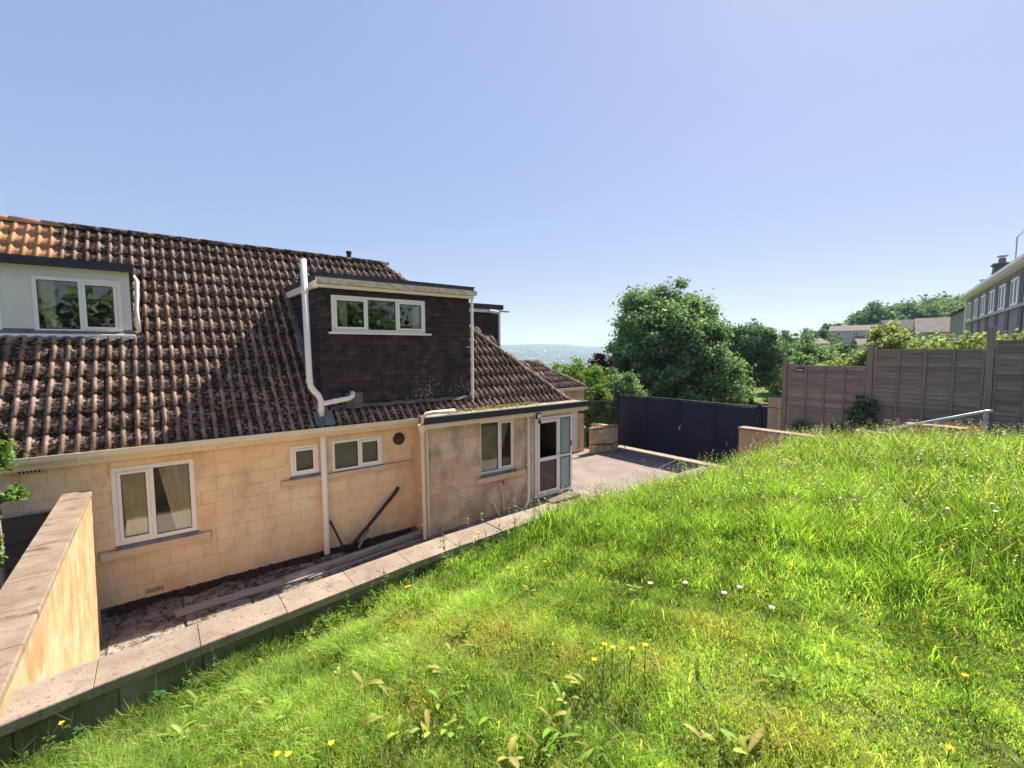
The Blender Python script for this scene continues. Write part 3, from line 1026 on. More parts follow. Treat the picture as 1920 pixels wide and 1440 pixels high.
for zz in (2.0, 1.1, 0.35):
    MB().box(4.15, 4.27, 8.32, 8.395, zz - .012, zz + .012).build('pipe_bracket', 'cream', house)
    MB().box(7.015, 7.105, 8.335, 8.395, zz + .05, zz + .075).build('pipe_bracket', 'white', house)
# dormer soil vent pipe, with its swept elbow and branch
sv = house
pipe = MB()
pts = [(2.20, 8.90, 5.62), (2.235, 8.90, 3.42), (2.25, 8.90, 3.30), (2.31, 8.90, 3.21), (2.38, 8.90, 3.13), (2.42, 8.90, 3.02), (2.42, 8.90, 2.72)]
pipe.tube(pts, 0.055, 14)
pipe_o = pipe.build('vent_pipe', 'white', house, True)
for zz in (5.02, 3.42, 2.86):
    xx = float(np.interp(zz, [2.7, 3.02, 3.42, 5.6], [2.42, 2.42, 2.235, 2.20]))
    MB().tube([(xx, 8.90, zz - .035), (xx, 8.90, zz + .035)], 0.062, 14).build('collar', 'white', pipe_o)
MB().tube([(2.42, 8.90, 2.96), (2.6, 8.905, 2.985), (2.95, 8.91, 3.03), (3.03, 8.93, 3.07), (3.06, 9.0, 3.11), (3.06, 9.06, 3.12)], 0.048, 12).build('branch_pipe', 'white', pipe_o, True)
MB().tube([(2.66, 8.905, 2.993), (2.70, 8.906, 2.998)], 0.056, 12).build('collar', 'white', pipe_o)
# lead flashings on the slope
def on_roof(x0, x1, y0, y1, lift, name, mat='lead'):
    m2 = MB()
    nn = 14
    for i in range(nn + 1):
        x = lerp(x0, x1, i / nn)
        wv = 0.012 * math.sin(i * 2.4)
        for y in (y0, (y0 + y1) / 2, y1):
            m2.v.append((x, y - lift * 0.7, roof_z(y) + lift * 0.7 + wv))
    for i in range(nn):
        for q in (0, 1):
            m2.f.append((3 * i + q, 3 * i + 3 + q, 3 * i + 4 + q, 3 * i + 1 + q))
    return m2.build(name, mat, house)


on_roof(2.28, 2.62, 8.76, 9.0, 0.085, 'flashing')
on_roof(2.38, 2.50, 9.0, 11.42, 0.075, 'flashing')
MB().box(2.92, 3.26, 9.012, 9.028, 2.88, 3.13).build('flashing', 'plinth', house)
on_roof(2.62, 5.84, 9.0, 9.06, 0.09, 'flashing', 'plinth')

# ---- front dormer
MB().box(D1[0], D1[1], 9.06, 9.2, 2.6, 5.16)
dh = (2.71, 4.69, 4.33, 5.03)
dw = wall_with_holes(MB(), D1[0] + .02, D1[1] - .02, 2.5, 5.18, 9.07, 9.2, [dh])
dw.add([(D1[0] + .02, 9.2, 2.6), (D1[0] + .02, 9.2, 5.18), (D1[0] + .02, 11.6, 5.18), (D1[0] + .02, 11.6, 4.9)], [(0, 1, 2, 3)])
dw.add([(D1[1] - .02, 9.2, 2.6), (D1[1] - .02, 9.2, 5.18), (D1[1] - .02, 11.6, 5.18), (D1[1] - .02, 11.6, 4.9)], [(0, 1, 2, 3)])
dw.box(D1[0] + .03, D1[1] - .03, 10.3, 10.35, 3.4, 5.17)
dormer = dw.build('dormer', 'deck', house)


def cladding(parent, origin, ux, L, z0, z1, nrm, holes=(), gauge=0.104, tw=0.175, seed=1):
    """lapped courses of small hanging tiles joined into one part; ux = along vector, nrm = outward"""
    g_ = random.Random(seed)
    v_, f_ = [], []
    ux, nrm, o_ = Vector(ux), Vector(nrm), Vector(origin)
    z = z0
    r_ = 0
    while z < z1 - 0.02:
        zt = min(z + gauge * 1.25, z1)
        u = -(tw / 2 if r_ % 2 else 0)
        while u < L:
            a, b = max(u, 0), min(u + tw, L)
            u += tw
            if b - a < 0.02:
                continue
            mid = (a + b) / 2
            if any(h[0] - .01 < mid < h[1] + .01 and h[2] - .03 < z + gauge / 2 < h[3] + .02 for h in holes):
                continue
            d = g_.uniform(0.022, 0.034)
            zj = z + g_.uniform(-.004, .004)
            k0 = len(v_)
            for (uu, zz, dd) in ((a + .001, zj, 0.002), (b - .001, zj, 0.002), (a + .001, zj, d), (b - .001, zj, d), (a + .001, zt, 0.004), (b - .001, zt, 0.004)):
                v_.append(tuple(o_ + ux * uu + nrm * dd + Vector((0, 0, zz))))
            f_ += [(k0, k0 + 1, k0 + 3, k0 + 2), (k0 + 2, k0 + 3, k0 + 5, k0 + 4), (k0, k0 + 2, k0 + 4), (k0 + 1, k0 + 5, k0 + 3)]
        z += gauge
        r_ += 1
    me = bpy.data.meshes.new('cladding')
    me.from_pydata(v_, [], f_)
    return stuff(link('cladding', me, 'cladding', parent))


cladding(dormer, (D1[0], 9.07, 0), (1, 0, 0), D1[1] - D1[0], 2.83, 5.17, (0, -1, 0), [(dh[0] - D1[0], dh[1] - D1[0], dh[2], dh[3])], seed=2)
cladding(dormer, (D1[0] + .02, 11.5, 0), (0, -1, 0), 2.43, 2.9, 5.17, (-1, 0, 0), seed=3)
cladding(dormer, (D1[1] - .02, 9.07, 0), (0, 1, 0), 2.4, 2.9, 5.17, (1, 0, 0), seed=4)
window(house, dh[0], dh[1], dh[2], dh[3], 9.02, [(0.34, True), (0.335, False), (0.325, True)], bar=0.05, curtains=[(2.80, 3.02, -0.6), (4.42, 4.58, 0.1)])
MB().cbox(2.64, 4.82, 8.965, 9.05, 4.285, 4.325, 0.005).build('window_sill', 'white', house)
# dormer eaves: fascia, gutter run and felt roof
MB().box(D1[0] - .04, D1[1] + .06, 8.94, 9.04, 5.155, 5.215).build('fascia', 'white', dormer)
MB().box(D1[0] - .05, D1[1] + .09, 8.86, 8.96, 5.222, 5.325).build('gutter', 'dirtyfascia', dormer)
MB().box(D1[0] - .07, D1[0] - .01, 8.97, 11.6, 5.14, 5.27).build('fascia', 'white', dormer)
MB().box(D1[1] + .01, D1[1] + .06, 8.97, 11.6, 5.16, 5.27).build('fascia', 'white', dormer)
mb = MB().box(D1[0] - .06, D1[1] + .08, 8.965, 11.9, 5.275, 5.40)
mb.box(D1[0] + .12, D1[1] + .10, 8.95, 9.06, 5.4003, 5.425)
mb.add([(D1[0] - .08, 8.95, 5.40), (D1[0] - .08, 9.9, 5.40), (D1[0] + .10, 9.9, 5.50), (D1[0] + .10, 8.95, 5.50), (D1[0] + .16, 8.95, 5.40), (D1[0] + .16, 9.9, 5.40)],
       [(0, 1, 2, 3), (3, 2, 5, 4), (0, 3, 4)])
mb.build('flat_roof', 'felt', dormer)
MB().tube([(D1[1] + .02, 8.97, 5.2), (D1[1] + .02, 8.99, 2.72)], 0.034, 12).build('downpipe', 'white', house)
MB().box(D1[1] - .12, D1[1] + .02, 8.985, 8.995, 4.03, 4.045).build('pipe_bracket', 'white', house)

# ---- neighbour's dormer on the left
dh0 = (-1.47, -0.40, 4.28, 5.17)
d0w = wall_with_holes(MB(), D0[0], D0[1], 4.0, 5.335, D0[2], D0[2] + .1, [dh0, (-2.9, -1.82, 4.28, 5.17)])
d0w.box(D0[0], D0[1] - .02, 11.0, 11.05, 4.9, 5.33)
dorm0 = d0w.build('pale_dormer', 'greywhite', house)
window(house, dh0[0], dh0[1], dh0[2], dh0[3], D0[2] - .02, [(0.52, False), (0.48, True)], bar=0.055, curtains=[(-1.40, -1.22, -0.3), (-0.52, -0.45, 0.0)])
window(house, -2.9, -1.82, 4.28, 5.17, D0[2] - .02, [(0.52, False), (0.48, True)], bar=0.055, curtains=[(-1.96, -1.86, 0.0)])
MB().cbox(D0[0], D0[1] + .04, D0[2] - .09, D0[2] - .021, 4.20, 4.255, 0.006).build('window_sill', 'white', house)
cladding(dorm0, (D0[1], D0[2], 0), (0, 1, 0), 1.2, 4.25, 5.33, (1, 0, 0), seed=5).data.materials.clear()
dorm0.children[0].data.materials.append(MAT['tile'])
MB().box(D0[0], D0[1] + .07, D0[2] - .16, 11.7, 5.338, 5.455).build('flat_roof', 'felt', dorm0)
MB().tube([(D0[1] + .05, D0[2] + .30, 5.32), (D0[1] + .10, D0[2] + .26, 5.22), (D0[1] + .09, D0[2] + .12, 4.95), (D0[1] + .07, D0[2] + .10, 4.7), (D0[1] + .09, D0[2] - .03, 4.30)], 0.032, 10).build('downpipe', 'white', house, True)
# wavy lead apron
m2 = MB()
nn = 120
for i in range(nn + 1):
    x = lerp(D0[0], D0[1] + .02, i / nn)
    wv = 0.5 + 0.5 * math.sin(2 * math.pi * x / 0.165)
    for q, yy in enumerate((D0[2] - .005, D0[2] - .06, D0[2] - .125)):
        m2.v.append((x, yy, roof_z(yy) + 0.07 + (0.0, 0.018, 0.03)[q] * wv + (0.05, 0.01, 0.0)[q]))
for i in range(nn):
    for q in (0, 1):
        m2.f.append((3 * i + q, 3 * i + 3 + q, 3 * i + 4 + q, 3 * i + 1 + q))
m2.build('flashing', 'lead', house, True)

# ---- dormer on the hip end, seen from its side
D2Y, D2X = 11.0, 8.17
d2 = MB()
d2.box(6.0, D2X, D2Y, D2Y + 0.1, 3.0, 5.15).box(D2X - 0.1, D2X, D2Y + 0.1, 13.6, 3.0, 5.15)
d2o = d2.build('hip_dormer', 'deck', house)
cladding(d2o, (6.0, D2Y, 0), (1, 0, 0), D2X - 6.0, 3.2, 5.12, (0, -1, 0), seed=7)
MB().box(5.6, D2X + .02, D2Y - .06, D2Y - .025, 5.06, 5.155).build('fascia', 'white', d2o)
MB().box(5.6, D2X + .1, D2Y - .1, 13.7, 5.16, 5.30).build('flat_roof', 'felt', d2o)
MB().tube([(D2X - .03, D2Y - .06, 5.1), (D2X - .03, D2Y - .06, 3.2)], 0.036, 10).build('downpipe', 'white', d2o)
MB().box(D2X + .05, D2X + .36, D2Y - .05, D2Y + .02, 5.10, 5.135).build('gutter_end', 'fencelight', d2o)
cc = thing('security_camera', 'white bullet security camera on the corner of the far dormer', 'camera', (D2X - .35, D2Y - .06, 5.1))
MB().tube([(D2X - .42, D2Y - .1, 5.10), (D2X - .18, D2Y - .22, 5.06)], 0.05, 14).build('housing', 'white', cc)
MB().tube([(D2X - .178, D2Y - .221, 5.06), (D2X - .165, D2Y - .227, 5.058)], 0.036, 14).build('lens', 'black', cc)
MB().tube([(D2X - .40, D2Y - .07, 5.12), (D2X - .40, D2Y - .12, 5.11)], 0.02, 8).build('bracket', 'white', cc)

# ---- flat roofed extension with the porch
YP = 8.40
ph = (5.70, 6.70, 1.12, 2.34)
pw = wall_with_holes(MB(), 4.36, 7.30, -0.2, 2.44, YP, YP + 0.24, [ph])
pw.box(4.36, 4.6, YP + 0.24, YW - .004, -0.2, 2.44)
porch = pw.build('extension_wall', 'mortar', house)
block_course(porch, 'stone', 4.36, 7.30, 0.02, 2.42, YP, [ph, (5.54, 6.98, 0.94, 1.07)], bw=0.44, gap=0.005, proud=0.007, widths=(0.8, 1, 1.15))
window(house, ph[0], ph[1], ph[2], ph[3], YP + 0.05, [(0.55, False), (0.45, True)], bar=0.05)
MB().cbox(5.55, 6.97, YP - .10, YP + .05, 0.945, 1.065, 0.008).build('window_sill', 'sill', house)
MB().box(5.69, 6.71, YP - .05, YP + .05, 1.066, 1.115).build('window_sill', 'lead', house)
MB().box(4.0, 9.0, 10.0, 10.05, 0, 2.4)
# flat roof slab, felt kerb, fascia, debris
slab = MB().box(4.30, 9.05, 8.30, 8.86, 2.50, 2.58).build('flat_roof', 'flatroof', house)
MB().box(4.24, 9.10, 8.20, 8.31, 2.46, 2.595).build('roof_kerb', 'felt', house)
MB().box(4.26, 9.07, 8.235, 8.39, 2.36, 2.455).build('fascia', 'cream', house)
MB().box(9.05, 9.10, 8.31, 11.8, 2.46, 2.59).build('roof_kerb', 'felt', house)
MB().box(8.5, 9.05, 8.86, 11.85, 2.47, 2.56).build('flat_roof', 'flatroof', house)
N = 900
P = np.stack([npr.uniform(4.9, 7.6, N), 8.84 - np.abs(npr.normal(0, 0.16, N)), 2.59 + npr.uniform(0, 0.05, N)], 1)
P[:, 1] = np.clip(P[:, 1], 8.34, 8.86)
V, F, C_ = leaf_cards(P, 0.05, 9, [(0.30, 0.22, 0.09), (0.42, 0.33, 0.18), (0.16, 0.12, 0.06)], 0.4, 0.8)
stuff(tag(link('roof_debris', np_mesh('roof_debris', V, F, C_), 'leaf'), 'dry moss and tile debris lying on the flat roof', 'debris'))
# rainwater: bent pipe off the roof, hopper, downpipes
MB().tube([(5.05, 8.45, 2.66), (4.45, 8.32, 2.68), (4.30, 8.30, 2.67), (4.22, 8.29, 2.60), (4.20, 8.29, 2.44)], 0.036, 10).build('overflow_pipe', 'cream', house, True)
MB().tube([(4.20, 8.30, 2.45), (4.20, 8.30, 2.38), (4.20, 8.30, 2.26)], [0.085, 0.08, 0.045], 12).build('hopper', 'cream', house, False)
MB().tube([(4.20, 8.30, 2.28), (4.22, 8.30, 0.06)], 0.038, 12).build('downpipe', 'cream', house)
MB().tube([(4.32, 8.34, 2.4), (4.33, 8.34, 0.06)], 0.03, 12).build('downpipe', 'cream', house)
MB().tube([(7.06, 8.33, 2.44), (7.06, 8.33, 0.42), (7.02, 8.28, 0.3), (6.85, 8.2, 0.16)], 0.034, 12).build('downpipe', 'white', house, True)
# glazed porch: door and side light, with panes
pd = MB()
def pframe(x0, x1, z0, z1, y0=YP - .02, y1=YP + .045):
    pd.box(x0, x1, y0, y1, z0, z1)
pframe(7.32, 8.62, 0.24, 0.33)
pframe(7.32, 8.62, 2.20, 2.27)
pframe(7.32, 7.385, 0.33, 2.20)
pframe(8.10, 8.18, 0.33, 2.20)
pframe(8.54, 8.62, 0.33, 2.20)
door_o = pd.build('porch_frame', 'white', house)
dr = MB()
for (a, b, c, d) in ((7.39, 8.095, 0.335, 0.40), (7.39, 8.095, 2.13, 2.195), (7.39, 7.45, 0.40, 2.13), (8.035, 8.095, 0.40, 2.13), (7.45, 8.035, 1.16, 1.25)):
    dr.box(a, b, YP - .045, YP + .02, c, d)
dr.build('door', 'white', door_o)
MB().box(8.18, 8.54, YP - .018, YP + .02, 1.17, 1.24).build('transom', 'white', door_o)
for (a, b, c, d, gmat) in ((7.45, 8.035, 0.40, 1.16, 'glass'), (7.45, 8.035, 1.25, 2.13, 'glass'), (8.18, 8.54, 0.33, 1.17, 'frosted'), (8.18, 8.54, 1.24, 2.20, 'frosted')):
    g_ = MB()
    for (p0, p1, q0, q1) in ((a, a + .014, c, d), (b - .014, b, c, d), (a + .014, b - .014, c, c + .014), (a + .014, b - .014, d - .014, d)):
        g_.box(p0, p1, YP - .03, YP - .022, q0, q1)
    g_.build('seal', 'black', door_o)
    MB().box(a - .004, b + .004, YP - .012, YP - .006, c - .004, d + .004).build('pane', gmat, door_o)
MB().box(8.075, 8.09, YP - .075, YP - .046, 1.28, 1.30).build('handle', 'black', door_o)
MB().box(8.565, 8.595, YP - .035, YP - .021, 1.42, 1.56).build('doorbell', 'black', door_o)
MB().box(7.3, 8.86, YP + .02, YP + .1, 2.275, 2.45).build('porch_header', 'cream', house)
MB().box(7.3, 8.62, YP - .06, 9.0, 0.0, 0.235).build('door_step', 'plinth', house)
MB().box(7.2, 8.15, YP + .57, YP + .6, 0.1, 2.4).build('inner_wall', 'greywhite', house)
MB().box(8.608, 8.616, YP + 0.05, YP + 0.59, 0.24, 2.27).build('pane', 'frosted', door_o)
MB().box(8.60, 8.65, YP + 0.046, YP + 0.59, 2.275, 2.44).build('porch_side', 'white', house)
MB().box(7.5, 8.5, 7.95, 8.34, 0.1, 0.225).build('door_step', 'plinth', house)
# flood light over the porch
fl = thing('flood_light', 'black flood light with sensor under the porch fascia', 'light', (7.25, 8.3, 2.3))
MB().cbox(7.20, 7.36, 8.18, 8.235, 2.28, 2.42, 0.01).build('lamp_body', 'black', fl)
MB().cbox(7.26, 7.32, 8.15, 8.21, 2.17, 2.24, 0.01).build('sensor', 'black', fl)
MB().tube([(7.29, 8.2, 2.28), (7.29, 8.19, 2.23)], 0.012, 8).build('bracket', 'black', fl)
MB().box(7.215, 7.345, 8.172, 8.179, 2.30, 2.40).build('lens', 'greywhite', fl)
# tap, hose and waste pipes
MB().tube([(6.29, 8.40, 0.86), (6.29, 8.33, 0.86), (6.29, 8.31, 0.80)], 0.014, 8).tube([(6.29, 8.33, 0.86), (6.29, 8.33, 0.93)], 0.008, 8).build('garden_tap', 'ventbrown', house)
MB().tube([(6.30, 8.37, 0.62), (6.31, 8.36, 0.3), (6.31, 8.35, 0.06)], 0.022, 8).build('waste_pipe', 'cream', house)
MB().tube([(5.92, 8.40, 0.52), (6.02, 8.33, 0.38), (6.16, 8.28, 0.05)], 0.025, 8).build('waste_pipe', 'cream', house)

# ---- garage wing beyond the hip, with its own tiled hip roof
WX, WY = 12.62, 11.63
wing = MB()
wing.box(8.61, 12.05, 11.9, 12.1, -0.3, 2.5).box(12.58, 12.88, 11.9, 12.1, -0.3, 2.5).box(12.05, 12.58, 11.9, 12.1, 2.0, 2.5)
wing.box(12.68, 12.88, 12.1, 14.2, -0.3, 2.5).box(8.61, 12.68, 14.0, 14.2, -0.3, 2.5)
wing_o = wing.build('garage_wall', 'stone', house)
gd = MB()
for i in range(9):
    z = -0.02 + i * 0.225
    gd.box(12.052, 12.578, 11.94, 11.97, z, z + 0.215)
gd.box(12.052, 12.578, 11.955, 11.99, -0.02, 2.0)
gd.build('garage_door', 'greywhite', wing_o)
MB().box(12.585, 12.88, 11.87, 11.895, 1.55, 1.62).build('wall_lamp', 'black', wing_o)
MB().box(8.61, WX + .02, WY + .02, WY + .05, 2.46, 2.58).build('fascia', 'cream', wing_o)
MB().box(8.61, WX + .05, WY - .07, WY + .02, 2.50, 2.58).build('gutter', 'cream', wing_o)
AX, AY, AZ = 11.30, 13.0, 3.50
wr = MB().add([(8.0, WY, 2.58), (WX, WY, 2.58), (AX, AY, AZ), (8.0, AY, AZ), (WX, 2 * AY - WY, 2.58), (8.0, 2 * AY - WY, 2.58)], [(0, 1, 2, 3), (1, 4, 2), (4, 5, 3, 2), (0, 5, 4, 1)])
wr_o = wr.build('garage_roof', 'deck', house)
p2 = math.atan2(AZ - 2.58, AY - WY)
rv, rf, rr = [], [], []
SM = Matrix.Rotation(p2, 4, 'X')
for r_ in range(5):
    for c_ in range(0, 14):
        x = 8.3 + c_ * TW
        yy = WY + r_ * 0.33 * math.cos(p2)
        lim = AX + (AY - yy) * (WX - AX) / (AY - WY)
        if x + 0.25 > lim:
            continue
        M = Matrix.Translation((x, yy, 2.6 + r_ * 0.33 * math.sin(p2))) @ SM
        o_ = len(rv)
        me = tile_meshes[rng.randrange(6)]
        rv += [tuple(M @ v.co) for v in me.vertices]
        rr += [min(1.0, w / 0.036) for w in PW] * 3
        rf += [tuple(q + o_ for q in pl.vertices) for pl in me.polygons]
rest_mesh('garage_tiles', rv, rf, rr, wr_o)
cap_tiles((8.0, AY, AZ + .02), (AX, AY, AZ + .02), wr_o, 0.45, 0.12)
cap_tiles((AX, AY, AZ + .02), (WX, WY, 2.62), wr_o, 0.45, 0.12)
cap_tiles((AX, AY, AZ + .02), (WX, 2 * AY - WY, 2.62), wr_o, 0.45, 0.12)

# ================================================================== WALLS OF THE GARDEN
# ---- retaining wall with coping stones along the lawn
rw = thing('retaining_wall', 'long low retaining wall with pale coping stones between lawn and path', 'wall', (1.5, 4.0, 1.2))
core = MB()
def strip_poly(x0, x1, dn, df, n_=1):
    a = [(x, cope_far(x) - dn) for x in np.linspace(x0, x1, n_ + 1)]
    b = [(x, cope_far(x) - df) for x in np.linspace(x1, x0, n_ + 1)]
    return a + b
for (a, b, zt) in ((-3.2, 3.98, 1.885), (3.985, 7.6, 1.805), (7.605, 11.45, 1.50)):
    xs_ = np.linspace(a, b, 14)
    for i in range(13):
        core.prism(strip_poly(xs_[i], xs_[i + 1], 0.27, 0.03), -0.2, zt)
core_o = core.build('wall_core', 'mossy', rw)
stuff(core_o)
x = -3.2
while x < 11.4:
    lim = 3.98 if x < 3.97 else (7.6 if x < 7.59 else 11.45)
    w = min(rng.uniform(0.53, 0.60), lim - x)
    if lim - (x + w) < 0.2:
        w = lim - x
    zt = 1.95 if x < 3.97 else (1.87 if x < 7.59 else 1.565)
    poly = [(x + .0008, cope_far(x) - .33), (x + w - .0008, cope_far(x + w) - .33), (x + w - .0008, cope_far(x + w)), (x + .0008, cope_far(x))]
    tz = rng.uniform(-.004, .004)
    bv = 0.0035
    m2 = MB()
    inner = [(p[0] + (bv if i in (0, 3) else -bv), p[1] + (bv if i < 2 else -bv)) for i, p in enumerate(poly)]
    m2.prism(poly, zt - 0.062, zt - bv)
    k0 = len(m2.v)
    m2.v += [(p[0], p[1], zt + tz + rng.uniform(-.002, .002)) for p in inner]
    m2.f = [f for f in m2.f if f != (4, 5, 6, 7)] + [(k0, k0 + 1, k0 + 2, k0 + 3)] + [(4 + i, 4 + (i + 1) % 4, k0 + (i + 1) % 4, k0 + i) for i in range(4)]
    m2.build('coping_stone', 'coping', rw)
    x += w
# mossy blocks of the lawn-side face, where it shows above the grass
for row, (z0, z1) in enumerate(((1.665, 1.882), (1.44, 1.66))):
    x = -1.6 - 0.2 * row
    while x < 3.3:
        w = 0.44
        poly = [(x + .005, cope_far(x) - .283), (x + w - .005, cope_far(x + w) - .283), (x + w - .005, cope_far(x + w) - .262), (x + .005, cope_far(x) - .262)]
        MB().prism(poly, z0, z1).build('wall_block', 'mossy', rw)
        x += w
# ---- side wall running to the house
sw = thing('side_wall', 'orange streaked rendered wall running from lawn to bungalow', 'wall', (-0.92, 6.0, 0))
sb = MB()
YS0, YS1 = 3.56, 8.28
sb.box(-1.035, -0.765, YS0, YS1, -0.2, 2.02)
sb.build('wall_face', 'render', sw)
n_ = 8
for i in range(n_):
    a, b = lerp(YS0 - 0.02, YS1 + .02, i / n_), lerp(YS0 - 0.02, YS1 + .02, (i + 1) / n_)
    MB().cbox(-1.055, -0.752, a + .001, b - .001, 2.0205, 2.085 + rng.uniform(-.002, .002), 0.008).build('wall_cap', 'wallcap', sw)
# ---- boarded fence left of it, behind the side wall
bf = thing('board_fence', 'dark brown horizontal board fence behind the orange side wall', 'fence', (-2, 8.7, 0))
for i in range(10):
    MB().cbox(-4.2, -1.1, 8.70, 8.722, 0.02 + i * 0.176, 0.19 + i * 0.176, 0.004).build('board', 'brownboard', bf)
MB().box(-4.2, -1.1, 8.68, 8.74, 1.785, 1.805).build('rail', 'fencelight', bf)
for xx in (-1.2, -2.6, -4.1):
    MB().box(xx - .04, xx + .04, 8.725, 8.80, 0, 1.78).build('post', 'brownboard', bf)

# ---- timber beams, leaning pipes on the path
def beam(name, label, a, b, w, h, mat, group=None, cat='timber'):
    a, b = Vector(a), Vector(b)
    t = (b - a).normalized()
    s = t.cross(Vector((0, 0, 1))).normalized() * (w / 2)
    u = s.cross(t).normalized() * (h / 2)
    m2 = MB()
    k = 5
    for i in range(k + 1):
        p = a + (b - a) * (i / k) + Vector((rng.uniform(-.004, .004), rng.uniform(-.004, .004), 0))
        m2.v += [tuple(p + s + u), tuple(p - s + u), tuple(p - s - u), tuple(p + s - u)]
    for i in range(k):
        for q in range(4):
            m2.f.append((4 * i + q, 4 * i + (q + 1) % 4, 4 * i + 4 + (q + 1) % 4, 4 * i + 4 + q))
    m2.f += [(3, 2, 1, 0), (4 * k, 4 * k + 1, 4 * k + 2, 4 * k + 3)]
    return tag(m2.build(name, mat), label, cat, group)


beam('timber_beam', 'long grey timber beam lying on the path, nearest the wall corner pipe', (1.55, 8.25, 0.07), (4.28, 8.56, 0.10), 0.13, 0.09, 'timber')
beam('timber_plank', 'flat pale plank lying on the path below the large window', (0.05, 8.24, 0.045), (2.2, 8.25, 0.045), 0.20, 0.03, 'timber')
beam('timber_batten', 'thin grey batten lying beside the long beam', (1.9, 8.12, 0.04), (4.1, 8.38, 0.05), 0.05, 0.035, 'timber')
tag(MB().tube([(3.96, 8.985, 1.04), (3.90, 8.96, 0.97), (3.3, 8.86, 0.47), (2.79, 8.74, 0.09)], 0.036, 10).build('leaning_pipe', 'black', None, True),
    'long black pipe leaning against the cream wall', 'pipe')
tag(MB().tube([(2.53, 8.985, 0.66), (2.74, 8.80, 0.06)], 0.022, 8).build('leaning_rod', 'black'), 'short black rod leaning against the wall beside the white soil pipe', 'pipe')
tag(MB().tube([(3.28, 8.95, 0.32), (2.98, 8.70, 0.09)], 0.024, 8).build('leaning_stick', 'timber'), 'short dark stick leaning under the long black pipe', 'stick')

# ================================================================== GATE, FENCE AND WALLS ON THE RIGHT
GX = 14.66
def gate_leaf(y0, y1, label, lock=False):
    t = thing('metal_gate', label, 'gate', (GX, (y0 + y1) / 2, 0), 'gate leaves across the driveway')
    ym = (y0 + y1) / 2
    for (a, b) in ((y0 + .05, ym - .02), (ym + .02, y1 - .05)):
        MB().box(GX - .006, GX + .006, a, b, 0.14, 1.12).build('sheet', 'gate', t)
        MB().box(GX - .006, GX + .006, a, b, 1.125, 2.11).build('sheet', 'gate', t)
    for yy in (y0 + .03, ym, y1 - .03):
        MB().box(GX - .028, GX + .028, yy - .026, yy + .026, 0.10, 2.15).build('stile', 'gate', t)
    for zz in (0.12, 1.11):
        for (a, b) in ((y0 + .056, ym - .026), (ym + .026, y1 - .056)):
            MB().box(GX + .007, GX + .03, a, b, zz - .02, zz + .02).build('rail', 'gate', t)
    MB().box(GX - .03, GX + .03, y0, y1, 2.1505, 2.175).build('top_rail', 'gate', t)
    return t


gL = gate_leaf(8.98, 11.66, 'dark navy sheet metal gate leaf beside the block wall')
gR = gate_leaf(6.28, 8.96, 'dark navy sheet metal gate leaf with lock, nearest the wooden fence')
MB().box(GX - .05, GX - .03, 8.88, 8.93, 1.10, 1.2).build('lock', 'steel', gR)
MB().tube([(GX - .035, 8.87, 1.25), (GX - .06, 8.87, 1.25)], 0.02, 8).build('latch', 'steel', gR)
MB().tube([(GX - .04, 11.3, 0.11), (GX - .04, 11.3, 0.015)], 0.015, 8).build('drop_bolt', 'gate', gL)
for nm, yy, zz, lab in (('gate_post', 11.74, 2.26, 'dark metal gate post beside the low block wall'), ('gate_post', 6.2, 2.2, 'dark metal gate post beside the wooden fence')):
    gpst = thing(nm, lab, 'post', (GX, yy, 0))
    MB().box(GX - .05, GX + .05, yy - .05, yy + .05, -0.1, zz).build('post', 'gate', gpst)
    MB().add([(GX - .06, yy - .06, zz), (GX + .06, yy - .06, zz), (GX + .06, yy + .06, zz), (GX - .06, yy + .06, zz), (GX, yy, zz + .07)],
             [(3, 2, 1, 0), (0, 1, 4), (1, 2, 4), (2, 3, 4), (3, 0, 4)]).build('cap', 'gate', gpst)
tag(MB().box(GX - .02, GX + .02, 5.62, 6.14, 0.1, 2.17).box(GX - .04, GX + .04, 5.62, 6.14, 2.171, 2.19).build('side_screen', 'gate'), 'narrow dark metal screen between gate post and wooden fence', 'screen')
# ---- low block wall left of the gate with railings
lw = thing('block_wall', 'low limestone block wall with pale coping left of the gate', 'wall', (13.6, 11.7, 0))
lw_core = MB().box(12.9, 14.30, 11.42, 11.62, -0.1, 0.93).box(14.10, 14.30, 11.62, 12.6, -0.1, 0.93)
# blocks on the camera side (-x end) and the -y face
bx = 12.9
for row in range(4):
    z0 = 0.0 + row * 0.232
    x = 12.9 - (0.2 if row % 2 else 0)
    while x < 14.3:
        a, b = max(x, 12.9), min(x + 0.4, 14.3)
        if b - a > 0.05:
            MB().cbox(a + .007, b - .007, 11.385, 11.42, z0 + .007, z0 + .225, 0.008).build('stone_block', 'stone', lw)
        x += 0.4
    MB().cbox(12.875, 12.9, 11.42, 11.62, z0 + .004, z0 + .228, 0.005).build('stone_block', 'stone', lw)
lw_core.build('wall_core', 'mortar', lw)
MB().cbox(12.85, 13.58, 11.37, 11.65, 0.931, 0.985, 0.008).build('coping_stone', 'coping', lw)
MB().cbox(13.585, 14.33, 11.37, 11.65, 0.931, 0.985, 0.008).build('coping_stone', 'coping', lw)
rl = thing('metal_railing', 'black metal railing standing on the low block wall', 'railing', (13.6, 11.55, 1.0))
for i in range(14):
    xx = 12.98 + i * 0.1
    MB().box(xx - .008, xx + .008, 11.50, 11.516, 0.985, 1.98).build('bar', 'gate', rl)
MB().box(12.9, 14.36, 11.49, 11.526, 1.981, 2.0).build('rail', 'gate', rl)
MB().tube([(12.6, 11.32, 0.42), (13.2, 11.36, 0.36), (13.9, 11.36, 0.28), (14.4, 11.38, 0.36)], 0.02, 8).build('low_bar', 'black', rl)

